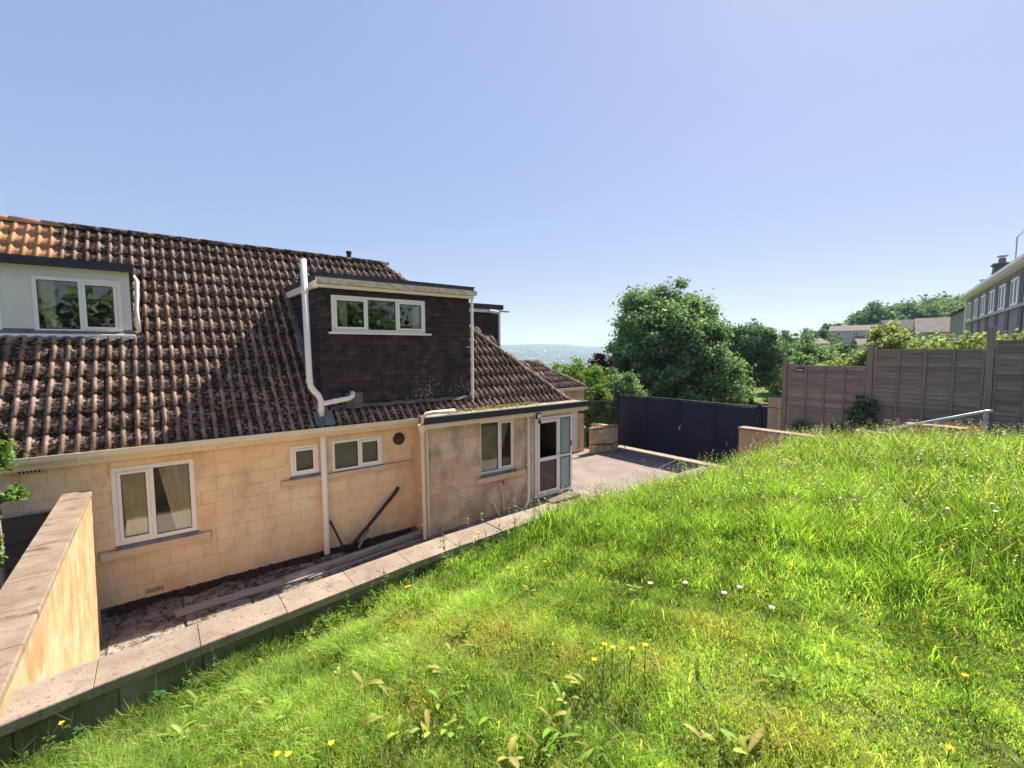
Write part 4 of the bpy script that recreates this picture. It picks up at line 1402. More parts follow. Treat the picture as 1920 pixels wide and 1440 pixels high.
# ---- lap panel fence, stepping up the slope
fe = thing('garden_fence', 'weathered brown lap panel fence stepping up beside the lawn', 'fence', (GX, 2.5, 1.6))
def lap_panel(y0, y1, z0, z1, slat_h=0.112):
    pn = MB()
    for (a, b, c, d) in ((y0, y1, z1 - .045, z1), (y0, y1, z0, z0 + .045), (y0, y0 + .045, z0 + .045, z1 - .045), (y1 - .045, y1, z0 + .045, z1 - .045)):
        pn.box(GX - .03, GX + .03, a, b, c, d)
    po = pn.build('fence_panel', 'fencepost', fe)
    z = z0 + 0.03
    while z < z1 - 0.05:
        w = slat_h * rng.uniform(0.92, 1.1)
        zt = min(z + w + 0.018, z1 - .02)
        n2 = 8
        m2 = MB()
        for i in range(n2 + 1):
            yy = lerp(y0 + .02, y1 - .02, i / n2)
            wob = 0.006 * math.sin(i * 1.3 + z * 9) + rng.uniform(-.003, .003)
            m2.v += [(GX - .034 + rng.uniform(-.003, .003), yy, z + wob), (GX - .006, yy, zt), (GX + .002, yy, zt), (GX - .018, yy, z + wob)]
        for i in range(n2):
            for q in range(4):
                m2.f.append((4 * i + q, 4 * i + (q + 1) % 4, 4 * i + 4 + (q + 1) % 4, 4 * i + 4 + q))
        m2.build('slat', 'fence', po)
        z += w
    for k in range(1, 4):
        yy = lerp(y0, y1, k / 4)
        MB().box(GX - .058, GX - .038, yy - .022, yy + .022, z0 + .046, z1 - .046).build('batten', 'fencepost', po)
    return po


lap_panel(3.60, 5.44, 1.62, 3.48)
lap_panel(1.44, 3.43, 2.02, 3.93)
lap_panel(-0.62, 1.28, 2.2, 4.12)
lap_panel(-2.7, -0.75, 2.4, 4.3)
for (yy, zt, zb) in ((5.53, 3.68, 0.9), (3.515, 4.06, 1.4), (1.36, 4.43, 1.6), (-0.685, 4.55, 1.8)):
    MB().cbox(GX - .06, GX + .06, yy - .065, yy + .065, zb, zt, 0.006).build('post', 'fencepost', fe)
for i in range(4):
    MB().cbox(GX - .03, GX - .008, 5.60 + i * 0.095, 5.688 + i * 0.095, 0.9, 2.48 + rng.uniform(-.01, .01), 0.003).build('picket', 'fencelight', fe)
for (ya, yb, zt) in ((3.585, 5.46, 1.615), (1.43, 3.445, 2.015), (-0.61, 1.29, 2.195), (-2.7, -0.76, 2.395)):
    MB().box(GX - .03, GX + .03, ya, yb, 0.6, zt).build('gravel_board', 'fencepost', fe)
sl = thing('solar_lamp', 'small black solar lamp fixed near the fence top', 'lamp', (GX - .06, 5.1, 3.38))
MB().cbox(GX - .10, GX - .031, 5.03, 5.19, 3.37, 3.42, 0.008).build('lamp_body', 'black', sl)
MB().box(GX - .095, GX - .04, 5.05, 5.17, 3.345, 3.369).build('diffuser', 'white', sl)
# ---- step walls and path between lawn and fence
structure(MB().box(11.76, 14.6, 3.9, 5.6, -0.2, 1.0).box(11.76, 14.6, 2.6, 3.899, -0.2, 1.35).box(11.76, 14.6, 0.2, 2.599, -0.2, 1.75).box(11.76, 14.6, -9, 0.199, -0.2, 2.1).build('stepped_path', 'apron'))
def low_wall(name, label, x0, x1, y0, y1, zb, zt, mat='tanrender'):
    t = thing(name, label, 'wall', ((x0 + x1) / 2, (y0 + y1) / 2, zb))
    MB().box(x0, x1, y0, y1, zb, zt - .05).build('wall_face', mat, t)
    n3 = max(1, int((y1 - y0) / 0.7)) if (y1 - y0) > (x1 - x0) else 1
    for i in range(n3):
        a, b = lerp(y0 - .02, y1 + .02, i / n3), lerp(y0 - .02, y1 + .02, (i + 1) / n3)
        MB().cbox(x0 - .03, x1 + .03, a + .001, b - .001, zt - .0495, zt, 0.006).build('coping_stone', 'coping', t)
    return t


low_wall('low_wall', 'tan rendered low wall end in front of the gate', 11.5, 11.75, 2.3, 5.36, 0.3, 1.99)
low_wall('step_wall', 'tan step wall with pale coping under the steel handrail', 12.45, 12.65, 1.42, 2.32, 1.3, 2.37)
low_wall('step_wall', 'lower tan step wall with pale coping beyond the tall grass', 12.9, 13.1, 2.42, 3.3, 1.2, 2.04)
low_wall('step_wall', 'tan step wall with pale coping against the fence, behind the handrail', 13.4, 13.6, 1.28, 2.1, 1.3, 2.36)
hr = thing('handrail', 'galvanised steel handrail sloping beside the garden steps', 'handrail', (12.35, 2.0, 1.7))
MB().tube([(12.38, 2.84, 2.12), (12.38, 2.0, 2.43), (12.38, 1.13, 2.755), (12.38, 1.06, 2.76)], 0.026, 10).build('rail', 'steel', hr, True)
MB().tube([(12.38, 1.15, 2.745), (12.38, 1.15, 1.7)], 0.03, 10).build('post', 'steel', hr)
MB().tube([(12.38, 2.80, 2.13), (12.38, 2.80, 1.4)], 0.03, 10).build('post', 'steel', hr)
MB().tube([(12.38, 1.15, 2.60), (12.38, 1.15, 2.66)], 0.038, 10).build('clamp', 'steel', hr)
# ================================================================== VEGETATION
def crown_arrays(center, radii, nclump, per, leaf, cols, seed, core=0.12, droop=0.0, low=-0.85, lump=0.17, tight=1.0, extra=()):
    g = np.random.default_rng(seed)
    c = np.array(center, dtype=float)
    rad = np.array(radii, dtype=float)
    d = g.normal(size=(nclump * 3, 3))
    d /= np.linalg.norm(d, axis=1)[:, None]
    d = d[d[:, 2] > low][:nclump]
    f = g.uniform(0.25, 1.0, len(d)) ** 0.42
    f *= 1 + 0.14 * vnoise(d[:, 0] * 3.1 + d[:, 2] * 2, d[:, 1] * 3.3, seed)
    cl = c + d * f[:, None] * rad
    rc = lump * rad.mean() * g.uniform(0.6, 1.35, len(d))
    off = g.normal(size=(len(d), per, 3)) * 0.55 * tight
    off[:, :, 2] *= 0.75
    P = cl[:, None, :] + off * rc[:, None, None]
    P = P.reshape(-1, 3)
    shade = np.repeat(g.uniform(0.78, 1.22, len(d)), per)
    V, F, C_ = leaf_cards(P, leaf, seed + 1, cols, 0.0, 0.7, 0.25)
    C_ = C_ * np.repeat(shade, 4)[:, None]
    if core > 0:
        n_ = int(len(P) * core)
        dd = g.normal(size=(n_, 3))
        dd /= np.linalg.norm(dd, axis=1)[:, None]
        Q = c + dd * (g.random(n_) ** 0.4)[:, None] * rad * 0.68
        V2, F2, C2 = leaf_cards(Q, leaf * 2.4, seed + 2, cols, 0.0, 0.8, 0.1)
        F = np.vstack([F, F2 + len(V)])
        V = np.vstack([V, V2])
        C_ = np.vstack([C_, C2])
    for (c_, r_, n_, sd_) in extra:
        m_x = crown_arrays(c_, r_, n_, per, leaf, cols, sd_, core, droop, low, lump, tight)
        F = np.vstack([F, m_x[1] + len(V)])
        V = np.vstack([V, m_x[0]])
        C_ = np.vstack([C_, m_x[2]])
    return V, F, C_


def crown_mesh(*a, **k):
    V, F, C_ = crown_arrays(*a, **k)
    return np_mesh('crown', V, F, C_)


def tree(name, label, base, center, radii, nclump, per, leaf, cols, seed, trunk_r=0.25, group=None, cat='tree', limbs=5, **kw):
    t = thing(name, label, cat, base, group)
    b, c = Vector(base), Vector(center)
    g = random.Random(seed)
    top = c + Vector((0, 0, radii[2] * 0.35))
    MB().tube([b + Vector((0, 0, -0.3)), lerp(b, top, 0.35) + Vector((g.uniform(-.1, .1), g.uniform(-.1, .1), 0)), lerp(b, top, 0.7), top],
              [trunk_r * 1.25, trunk_r * 0.85, trunk_r * 0.5, trunk_r * 0.15], 8).build('trunk', 'bark', t, True)
    for i in range(limbs):
        a = 2 * math.pi * (i + g.random() * 0.6) / max(limbs, 1)
        p0 = lerp(b, top, 0.35 + 0.35 * g.random())
        e = c + Vector((math.cos(a) * radii[0] * 0.6, math.sin(a) * radii[1] * 0.6, radii[2] * g.uniform(-0.25, 0.4)))
        MB().tube([p0, lerp(p0, e, 0.5) + Vector((0, 0, 0.08 * radii[2])), e], [trunk_r * 0.45, trunk_r * 0.28, trunk_r * 0.08], 6).build('limb', 'bark', t, True)
    link('crown', crown_mesh(center, radii, nclump, per, leaf, cols, seed, **kw), 'treeleaf', t)
    return t


SYC = [(0.10, 0.165, 0.098), (0.175, 0.25, 0.14), (0.30, 0.38, 0.21)]  # greens shifted bluish, the haze over the trees put into the colour
DARK = [(0.080, 0.13, 0.086), (0.13, 0.195, 0.118), (0.20, 0.27, 0.155)]  # lifted and bluish as well, standing in for haze
BRIGHT = [(0.10, 0.18, 0.045), (0.15, 0.24, 0.065), (0.22, 0.30, 0.10)]
PALE = [(0.15, 0.20, 0.07), (0.24, 0.29, 0.12), (0.36, 0.38, 0.20)]
PURP = [(0.075, 0.028, 0.035), (0.12, 0.045, 0.05)]
tree('sycamore_tree', 'large round dark green tree standing behind the navy gate', (24.9, 16.1, -0.6), (24.8, 16.1, 3.7), (3.6, 3.6, 4.15), 300, 210, 0.20, SYC, 21, 0.38, core=0.06, lump=0.14, extra=[((25.4, 15.6, 1.7), (4.1, 4.1, 2.3), 140, 22)])
tree('bushy_tree', 'smaller dark green tree just right of the large round tree', (41.4, 18.3, -0.7), (41.2, 18.5, 3.0), (2.8, 2.8, 3.5), 170, 150, 0.22, DARK, 31, 0.2, core=0.1)
tree('bushy_tree', 'spreading green tree in front of the grey gabled house', (52.5, 18.9, -0.6), (52.5, 18.9, 2.3), (3.1, 3.1, 3.1), 130, 150, 0.25, SYC, 41, 0.22)
tree('bushy_tree', 'low green tree at the field edge left of the fence post', (47, 16.9, -0.7), (47, 16.9, 1.3), (2.2, 2.2, 2.2), 90, 130, 0.24, SYC, 43, 0.15)
tree('garden_shrub', 'bright green shrub behind the low block wall railings', (15.0, 13.6, -0.4), (15.0, 13.7, 1.55), (0.95, 1.2, 1.5), 130, 130, 0.10, BRIGHT, 51, 0.06, cat='shrub', limbs=3)
tree('garden_shrub', 'dark green shrub between railings and large tree', (16.9, 13.4, -0.4), (16.9, 13.4, 1.3), (1.1, 1.3, 1.8), 110, 120, 0.11, SYC, 53, 0.06, cat='shrub', limbs=3)
tree('garden_shrub', 'light green shrub beyond the garage roof corner', (17.0, 16.4, -0.5), (17.0, 16.4, 2.0), (1.4, 1.4, 1.45), 90, 120, 0.12, BRIGHT, 55, 0.06, cat='shrub', limbs=3)
tree('purple_shrub', 'dark purple leaved shrub left of the large round tree', (19.6, 16.9, -0.5), (19.6, 16.9, 2.55), (0.95, 0.95, 1.15), 60, 110, 0.12, PURP, 57, 0.06, cat='shrub', limbs=3)
tree('purple_shrub', 'small purple leaved bush at the right foot of the large tree', (31.5, 15.9, -0.6), (31.5, 15.9, 1.9), (0.9, 0.9, 0.9), 40, 90, 0.16, PURP, 59, 0.06, cat='shrub', limbs=2)
# hedge behind the fence: three shrubs grown together
for i, (cx_, cy_, cz_, rx_, ry_, rz_, lab) in enumerate((
        (19.2, 5.4, 2.35, 1.3, 1.3, 1.15, 'pale green hedge shrub at the low left end behind the fence'),
        (17.9, 3.7, 2.85, 1.6, 1.4, 1.65, 'pale green hedge shrub behind the middle fence panel'),
        (17.4, 1.7, 2.85, 1.5, 1.5, 1.5, 'pale green hedge shrub behind the tall fence post'),
        (17.0, -0.5, 3.3, 1.5, 1.6, 1.8, 'pale green hedge shrub at the right edge behind the fence'))):
    tree('hedge_shrub', lab, (cx_, cy_, 1.0), (cx_, cy_, cz_), (rx_, ry_, rz_), 150, 120, 0.13, PALE, 61 + i, 0.06, cat='hedge', limbs=3, lump=0.2)
# ivy against the fence
for (yy, zz, ry_, rz_, n_, lab) in ((3.55, 2.2, 0.34, 0.55, 60, 'dark ivy bush growing against the fence post'), (5.0, 1.75, 0.24, 0.16, 18, 'small dark weed clump at the fence foot near the gate'),
                                    (4.15, 1.78, 0.16, 0.16, 14, 'small dark weed clump at the fence foot beside the ivy')):
    tree('ivy_bush', lab, (GX - .2, yy, 1.0), (GX - .2, yy, zz), (0.16, ry_, rz_), n_, 60, 0.07, DARK, int(70 + yy * 3), 0.02, cat='ivy', limbs=0)
# climbing plant at the left edge
cp = thing('climbing_plant', 'green climbing plant on a grey pole at the left edge', 'plant', (-1.36, 7.2, 0))
MB().tube([(-1.42, 7.25, 0), (-1.43, 7.25, 1.3), (-1.42, 7.22, 2.0), (-1.45, 7.2, 3.0)], 0.022, 8).build('stem', 'timber', cp, True)
for k, (c_, r_) in enumerate((((-1.42, 7.2, 2.84), (0.17, 0.17, 0.20)), ((-1.33, 7.15, 2.42), (0.16, 0.10, 0.07)), ((-1.44, 7.2, 2.2), (0.05, 0.05, 0.08)), ((-1.44, 7.2, 1.8), (0.03, 0.03, 0.2)))):
    link('foliage', crown_mesh(c_, r_, (40, 22, 8, 9)[k], 24, 0.05, BRIGHT, 80 + k, core=0.0, lump=0.4), 'treeleaf', cp)
MB().tube([(-1.42, 7.22, 2.3), (-1.22, 7.14, 2.46)], 0.008, 6).build('stem', 'bark', cp)


# ---- lawn grass: every blade a small bent strip
def in_lawn(x, y):
    far = np.array([cope_far(v) for v in x]) - 0.30
    return (y < far) & (x < 11.48) & (x > -3.1)


def blades(x, y, h, w, lean, cols, seed, tip=1.0):
    g = np.random.default_rng(seed)
    n_ = len(x)
    z = lawn_z(x, y) - 0.01
    base = np.stack([x, y, z], 1)
    a = g.uniform(0, 2 * np.pi, n_)
    side = np.stack([np.cos(a), np.sin(a), np.zeros(n_)], 1)
    b = g.uniform(0, 2 * np.pi, n_)
    ld = np.stack([np.cos(b), np.sin(b), np.zeros(n_)], 1) * (lean * h * g.uniform(0.2, 1.3, n_))[:, None]
    upv = np.array([0, 0, 1.0])
    hh = h[:, None]
    ww = (w * 0.5)[:, None]
    p0, p1 = base - side * ww, base + side * ww
    m = base + upv * hh * 0.58 + ld * 0.32
    p2, p3 = m - side * ww * 0.8, m + side * ww * 0.8
    p4 = base + upv * hh * (1 - 0.25 * lean[:, None] if hasattr(lean, 'shape') and lean.shape else 1 - 0.25 * lean) + ld
    V = np.stack([p0, p1, p2, p3, p4], 1).reshape(-1, 3)
    i0 = np.arange(n_)[:, None] * 5
    F = np.stack([i0 + [[0, 1, 3]], i0 + [[0, 3, 2]], i0 + [[2, 3, 4]]], 1).reshape(-1, 3)
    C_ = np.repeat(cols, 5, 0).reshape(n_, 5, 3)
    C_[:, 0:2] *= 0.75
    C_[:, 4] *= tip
    return V, F, C_.reshape(-1, 3)


def scatter(n_, rmin, rmax, seed, th0=-12, th1=112):
    g = np.random.default_rng(seed)
    th = np.radians(g.uniform(th0, th1, n_))
    r = np.sqrt(g.uniform(rmin ** 2, rmax ** 2, n_))
    x, y = r * np.cos(th), r * np.sin(th)
    k = in_lawn(x, y) & (y > -3)
    return x[k], y[k]


YEL = [(1.44, 2.56, .26), (1.69, 2.3, .3), (0.98, 2.07, .14), (2.66, 1.38, .22), (2.06, 0.7, .25), (1.4, 3.1, .2), (1.81, 1.81, .18), (2.13, 1.41, .16)]


def grass_cols(x, y, seed, tall):
    g = np.random.default_rng(seed)
    n_ = len(x)
    dark, mid, lime, straw = np.array((0.055, 0.10, 0.018)), np.array((0.19, 0.315, 0.05)), np.array((0.42, 0.55, 0.12)), np.array((0.56, 0.44, 0.17))
    p = 0.5 + 0.5 * np.clip(vnoise(x * 1.1, y * 1.1, 6) * 0.5 + vnoise(x * 3.7, y * 3.7, 7) * 0.5 + vnoise(x * 9.1, y * 9.1, 17) * 0.45, -1, 1)
    t = np.clip(p * 0.95 - 0.12 + g.normal(0, 0.24, n_) + 0.13 * tall + 0.15 * (1 - tall), 0, 1)[:, None]
    c = np.where(t < 0.5, dark + (mid - dark) * t * 2, mid + (lime - mid) * (t * 2 - 1))
    c = c * (1 + (1 - tall)[:, None] * np.array([0.30, 0.20, 0.50]))
    dry = np.zeros(n_)
    for (a, b, r) in YEL:
        dry = np.maximum(dry, np.exp(-((x - a) ** 2 + (y - b) ** 2) / (r * r)))
    pr = 0.06 + 0.05 * (1 - tall) + 0.5 * dry
    s = (g.random(n_) < pr)[:, None]
    return np.where(s, straw * g.uniform(0.7, 1.2, n_)[:, None], c) * g.uniform(0.85, 1.15, n_)[:, None]


def tallness(x, y):
    e = x + 0.55 * vnoise(x * 0.9, y * 0.9, 8) + 0.25 * vnoise(x * 2.6, y * 2.6, 9)
    t = sstep(3.4, 5.6, e + 0.25 * (y - 2))
    return np.clip(t + 0.5 * sstep(1.5, 3.2, x) * sstep(0.55, 0.25, np.array([cope_far(v) for v in x]) - 0.3 - y), 0, 1)


VV, FF, CC = [], [], []
off = 0
def push(V, F, C_):
    global off
    VV.append(V); FF.append(F + off); CC.append(C_)
    off += len(V)


for (n_, r0, r1, sd, wmul) in ((150000, 0.8, 3.6, 101, 1.0), (165000, 3.6, 6.2, 102, 1.45), (130000, 6.2, 9.0, 103, 2.0), (110000, 9.0, 13.2, 104, 2.6)):
    x, y = scatter(n_, r0, r1, sd)
    g = np.random.default_rng(sd)
    tall = tallness(x, y)
    tuft = np.clip(0.5 + 0.55 * vnoise(x * 4.3, y * 4.3, 12) + 0.35 * vnoise(x * 11, y * 11, 13), 0.0, 1.5)
    far_end = sstep(7.0, 10.0, x)
    h = lerp(0.062 + 0.08 * tuft, 0.27 + 0.15 * tuft + 0.13 * far_end, tall) * g.uniform(0.45, 1.35, len(x))
    w = (0.0042 + 0.002 * tall) * wmul * g.uniform(0.6, 1.4, len(x))
    lean = lerp(0.75, 0.45, tall)
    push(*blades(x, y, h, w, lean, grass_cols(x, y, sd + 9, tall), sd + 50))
# longer arching blades in tufts
for (n_, r0, r1, sd, wmul) in ((7000, 0.9, 3.6, 111, 1.0), (9000, 3.6, 9, 112, 1.5)):
    x, y = scatter(n_, r0, r1, sd)
    k = vnoise(x * 4.3, y * 4.3, 12) > 0.35
    x, y = x[k], y[k]
    g = np.random.default_rng(sd)
    tall = tallness(x, y)
    push(*blades(x, y, lerp(0.17, 0.42, tall) * g.uniform(0.7, 1.3, len(x)), 0.006 * wmul * np.ones(len(x)), np.full(len(x), 0.9), grass_cols(x, y, sd + 9, tall) * 1.1, sd + 50))
# flowering stems with seed heads in the tall part
x, y = scatter(24000, 3.6, 13.2, 121)
g = np.random.default_rng(121)
tall = tallness(x, y)
k = g.random(len(x)) < tall * 0.8
x, y, tall = x[k], y[k], tall[k]
h = g.uniform(0.40, 0.66, len(x)) + 0.16 * sstep(6.5, 10.0, x)
straw = np.array((0.24, 0.26, 0.12))
push(*blades(x, y, h, np.full(len(x), 0.005), np.full(len(x), 0.42), straw * g.uniform(0.7, 1.2, len(x))[:, None], 122))
tips = VV[-1].reshape(-1, 5, 3)[:, 4]
for q in range(5):
    Pq = tips + np.stack([g.normal(0, 0.012, len(x)), g.normal(0, 0.012, len(x)), -0.022 * q + g.normal(0, 0.006, len(x))], 1)
    V, F4, C4 = leaf_cards(Pq, 0.026, 130 + q, [(0.36, 0.33, 0.23), (0.50, 0.46, 0.35)], 0.0, 0.4)
    F3 = np.vstack([F4[:, [0, 1, 2]], F4[:, [0, 2, 3]]])
    push(V, F3, C4)
# dead thatch lying between the blades
x, y = scatter(30000, 0.8, 6.5, 125)
g = np.random.default_rng(125)
k = tallness(x, y) < 0.6
x, y = x[k], y[k]
push(*blades(x, y, g.uniform(0.03, 0.08, len(x)), np.full(len(x), 0.005), np.full(len(x), 1.7), np.array((0.42, 0.34, 0.16)) * g.uniform(0.5, 1.25, len(x))[:, None], 126))
# small ground-hugging leaves (clover and the like)
for (n_, r0, r1, sd) in ((14000, 0.8, 4.4, 141), (5000, 4.4, 7, 142)):
    x, y = scatter(n_, r0, r1, sd)
    g = np.random.default_rng(sd)
    k = (g.random(len(x)) < 0.25 + 0.6 * (vnoise(x * 2.2, y * 2.2, 15) > 0.15)) & (tallness(x, y) < 0.5)
    x, y = x[k], y[k]
    P = np.stack([x, y, lawn_z(x, y) + g.uniform(0.02, 0.075, len(x))], 1)
    V, F4, C4 = leaf_cards(P, 0.021, sd, [(0.09, 0.17, 0.025), (0.15, 0.25, 0.04), (0.24, 0.32, 0.06)], 0.2, 0.6)
    push(V, np.vstack([F4[:, [0, 1, 2]], F4[:, [0, 2, 3]]]), C4)
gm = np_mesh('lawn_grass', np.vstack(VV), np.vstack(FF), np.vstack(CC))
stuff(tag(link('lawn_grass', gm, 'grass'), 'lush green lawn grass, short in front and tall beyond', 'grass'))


# ---- broad leaved weeds, flowers
def leaf_strip(mb, cols_, base, az, length, width, rise, droop, col_, g, lobes=0.0):
    """one broad leaf as a bent strip with a mid fold"""
    n_ = 7
    d = Vector((math.cos(az), math.sin(az), 0))
    s = Vector((-math.sin(az), math.cos(az), 0))
    o_ = len(mb.v)
    for i in range(n_ + 1):
        t = i / n_
        p = Vector(base) + d * length * (t * math.cos(rise * (1 - 0.4 * t))) + Vector((0, 0, length * (math.sin(rise) * t - droop * t * t)))
        w = width * math.sin(math.pi * min(1, 0.12 + t * 0.86)) ** 0.8 * (0.45 + 0.75 * t) * (1 + lobes * math.sin(i * 2.6))
        if t == 1:
            w *= 0.15
        mb.v += [tuple(p - s * w * 0.5 + Vector((0, 0, 0.12 * w))), tuple(p), tuple(p + s * w * 0.5 + Vector((0, 0, 0.12 * w)))]
        for q in range(3):
            k_ = (0.85 if q != 1 else 1.15) * (0.85 + 0.25 * t)
            cols_.append([c * k_ for c in col_])
    for i in range(n_):
        for q in (0, 1):
            a = o_ + 3 * i + q
            mb.f.append((a, a + 3, a + 4, a + 1))


def weed_mesh(seed, nl, length, width, col_):
    g = random.Random(seed)
    mb, cs = MB(), []
    spread = g.uniform(0.5, 1.0)
    for i in range(nl):
        az = 2 * math.pi * i / nl * spread + g.uniform(-.7, .7)
        c = [v * g.uniform(0.75, 1.25) for v in col_]
        leaf_strip(mb, cs, (g.uniform(-.025, .025), g.uniform(-.025, .025), 0.0), az, length * g.uniform(0.4, 1.3), width * g.uniform(0.6, 1.3), g.uniform(0.25, 1.25), g.uniform(0.2, 0.6), c, g, 0.10)
    me = mb.mesh('leaf_rosette', True)
    at = me.color_attributes.new('Col', 'FLOAT_COLOR', 'POINT')
    at.data.foreach_set('color', np.hstack([np.array(cs), np.ones((len(cs), 1))]).astype(np.float32).ravel())
    me.materials.append(MAT['leaf'])
    return me


weed_meshes = [weed_mesh(s_, rng.randint(4, 9), rng.uniform(0.075, 0.115), rng.uniform(0.022, 0.036), c) for s_, c in enumerate(
    [(0.36, 0.41, 0.10), (0.30, 0.38, 0.08), (0.20, 0.29, 0.05), (0.34, 0.36, 0.10), (0.17, 0.26, 0.045), (0.28, 0.33, 0.07), (0.36, 0.37, 0.12), (0.22, 0.30, 0.06), (0.30, 0.34, 0.09), (0.19, 0.28, 0.05)])]
ROS = [(0.05, 2.81), (0.53, 3.17), (0.51, 3.40), (0.86, 3.08), (1.14, 3.18), (1.19, 2.92), (0.87, 2.22), (0.95, 2.16), (0.83, 2.41), (1.22, 2.21), (1.36, 2.3), (1.47, 2.26), (1.54, 2.49), (0.91, 1.83), (1.0, 1.77),
       (0.82, 1.88), (1.34, 1.38), (1.45, 1.31), (1.39, 1.48), (1.67, 1.57), (1.53, 1.52), (1.4, 1.22), (2.07, 1.15), (1.86, 0.81), (2.43, 0.83), (2.35, 0.94), (2.61, 0.6), (1.22, 1.93), (1.11, 1.43), (0.69, 2.04),
       (0.79, 2.67), (0.0, 2.88), (-0.1, 2.78), (0.82, 3.60), (2.81, 2.06), (1.08, 1.96), (1.19, 1.65), (1.22, 1.35), (1.79, 0.95), (0.33, 2.81), (-0.3, 3.2), (0.1, 3.25), (0.25, 2.5), (1.9, 2.9), (2.2, 2.6), (0.45, 2.45)]
for i, (x, y) in enumerate(ROS):
    s = rng.uniform(0.8, 1.25)
    M = Matrix.Translation((x, y, float(lawn_z(x, y)) + 0.045)) @ Matrix.Rotation(rng.uniform(0, 6.28), 4, 'Z') @ Matrix.Scale(s, 4)
    o = link('broadleaf_weed', weed_meshes[(i * 7) % 10], None, None, M)
    tag(o, 'pale broad leaved weed rosette growing in the short lawn', 'weed', 'broad leaved weeds in the lawn')


def flower(x, y, h, label, group, head='yellow', z=None):
    t = thing('meadow_flower', label, 'flower', (x, y, float(lawn_z(x, y)) if z is None else z), group)
    b = Vector(ORIG[t.name])
    tip = b + Vector((rng.uniform(-.05, .05), rng.uniform(-.05, .05), h))
    m2 = MB().tube([b, lerp(b, tip, 0.5) + Vector((rng.uniform(-.01, .01), 0, 0)), tip], 0.0022, 5)
    m2.build('stem', 'stemgreen', t, True)
    m3 = MB()
    n_ = 12
    rr = 0.016 if head == 'yellow' else 0.02
    m3.v.append(tuple(tip + Vector((0, 0, 0.006))))
    for i in range(n_):
        a = 2 * math.pi * i / n_
        q = rr * (1.0 if i % 2 == 0 else 0.72)
        m3.v.append(tuple(tip + Vector((math.cos(a) * q, math.sin(a) * q, 0.009 + 0.003 * math.sin(i * 2)))))
    m3.f = [(0, 1 + i, 1 + (i + 1) % n_) for i in range(n_)]
    m3.tube([tip + Vector((0, 0, -0.012)), tip + Vector((0, 0, 0.004))], [0.003, 0.008], 8)
    m3.build('flower_head', head, t)
    return t


MAT['stemgreen'] = surf('flower_stem', [(0.3, (0.05, 0.07, 0.02)), (0.7, (0.09, 0.10, 0.03))], 8, 0.8, 0)
MAT['whiteflower'] = surf('white_petal', [(0.3, (0.62, 0.58, 0.54)), (0.7, (0.78, 0.75, 0.7))], 8, 0.8, 0)
ORD = ['leftmost', 'second from left', 'third from left', 'fourth from left', 'fifth from left', 'sixth from left', 'seventh from left', 'eighth from left', 'ninth from left', 'tenth from left', 'eleventh from left',
       'twelfth from left', 'thirteenth from left', 'rightmost']


def by_image_x(pts):
    def key(p):
        d = Vector((p[0], p[1], float(lawn_z(p[0], p[1])) + p[2] - EYE))
        return d.dot(rt2) / d.dot(fw)
    return sorted(pts, key=key)


for i, (x, y, h) in enumerate(by_image_x(((1.72, 1.46, .26), (1.76, 1.42, .27), (1.82, 1.36, .29), (1.88, 1.30, .27), (1.70, 1.42, .2)))):
    flower(x, y, h, 'orange yellow flower, %s of the five on dark stems in the foreground' % (ORD[i] if i < 4 else 'rightmost'), 'yellow flowers in the foreground clump')
for i, (x, y, h) in enumerate(by_image_x(((-0.5, 3.42, .22), (1.55, 3.5, .16), (1.6, 3.42, .15), (0.40, 2.05, .12), (0.5, 2.0, .12), (0.32, 2.14, .1), (2.9, 0.25, .12), (2.4, 0.26, .08), (2.6, 2.8, .14), (2.5, 2.95, .12), (2.35, 3.05, .13), (3.6, 3.1, .2), (2.38, 3.62, .4), (2.42, 3.6, .34)))):
    flower(x, y, h, 'small yellow flower, %s of those scattered singly in the lawn' % ORD[i], 'single yellow flowers in the lawn')
for i, (x, y, h) in enumerate(by_image_x(((2.8, 1.95, .13), (2.93, 1.68, .13), (3.0, 1.45, .13), (2.95, 1.18, .13), (3.06, 1.37, .13)))):
    flower(x, y, h, 'white flower head low in the short lawn, %s of five' % (ORD[i] if i < 4 else 'rightmost'), 'white flower heads in the short lawn', 'whiteflower')
for (x, y, h) in ((5.3, 1.45, .36), (5.2, 1.3, .36), (5.3, 0.68, .36), (7.8, 1.3, .48), (8.2, 1.35, .48), (7.4, 1.25, .48), (8.6, 1.9, .52), (8.9, 1.6, .52), (9.4, 1.3, .56),
                  (8.8, 0.6, .52), (7.9, 0.45, .5), (6.6, 0.65, .46), (5.6, 0.4, .4), (5.3, 0.35, .4), (7.5, 1.1, .48), (8.2, 0.9, .5), (9.3, 0.9, .56), (6.9, 0.9, .46), (7.2, 0.3, .48), (8.4, 1.1, .5)):
    flower(x, y, h, 'small white flower head standing in the tall grass', 'white flower heads in the tall grass', 'whiteflower')


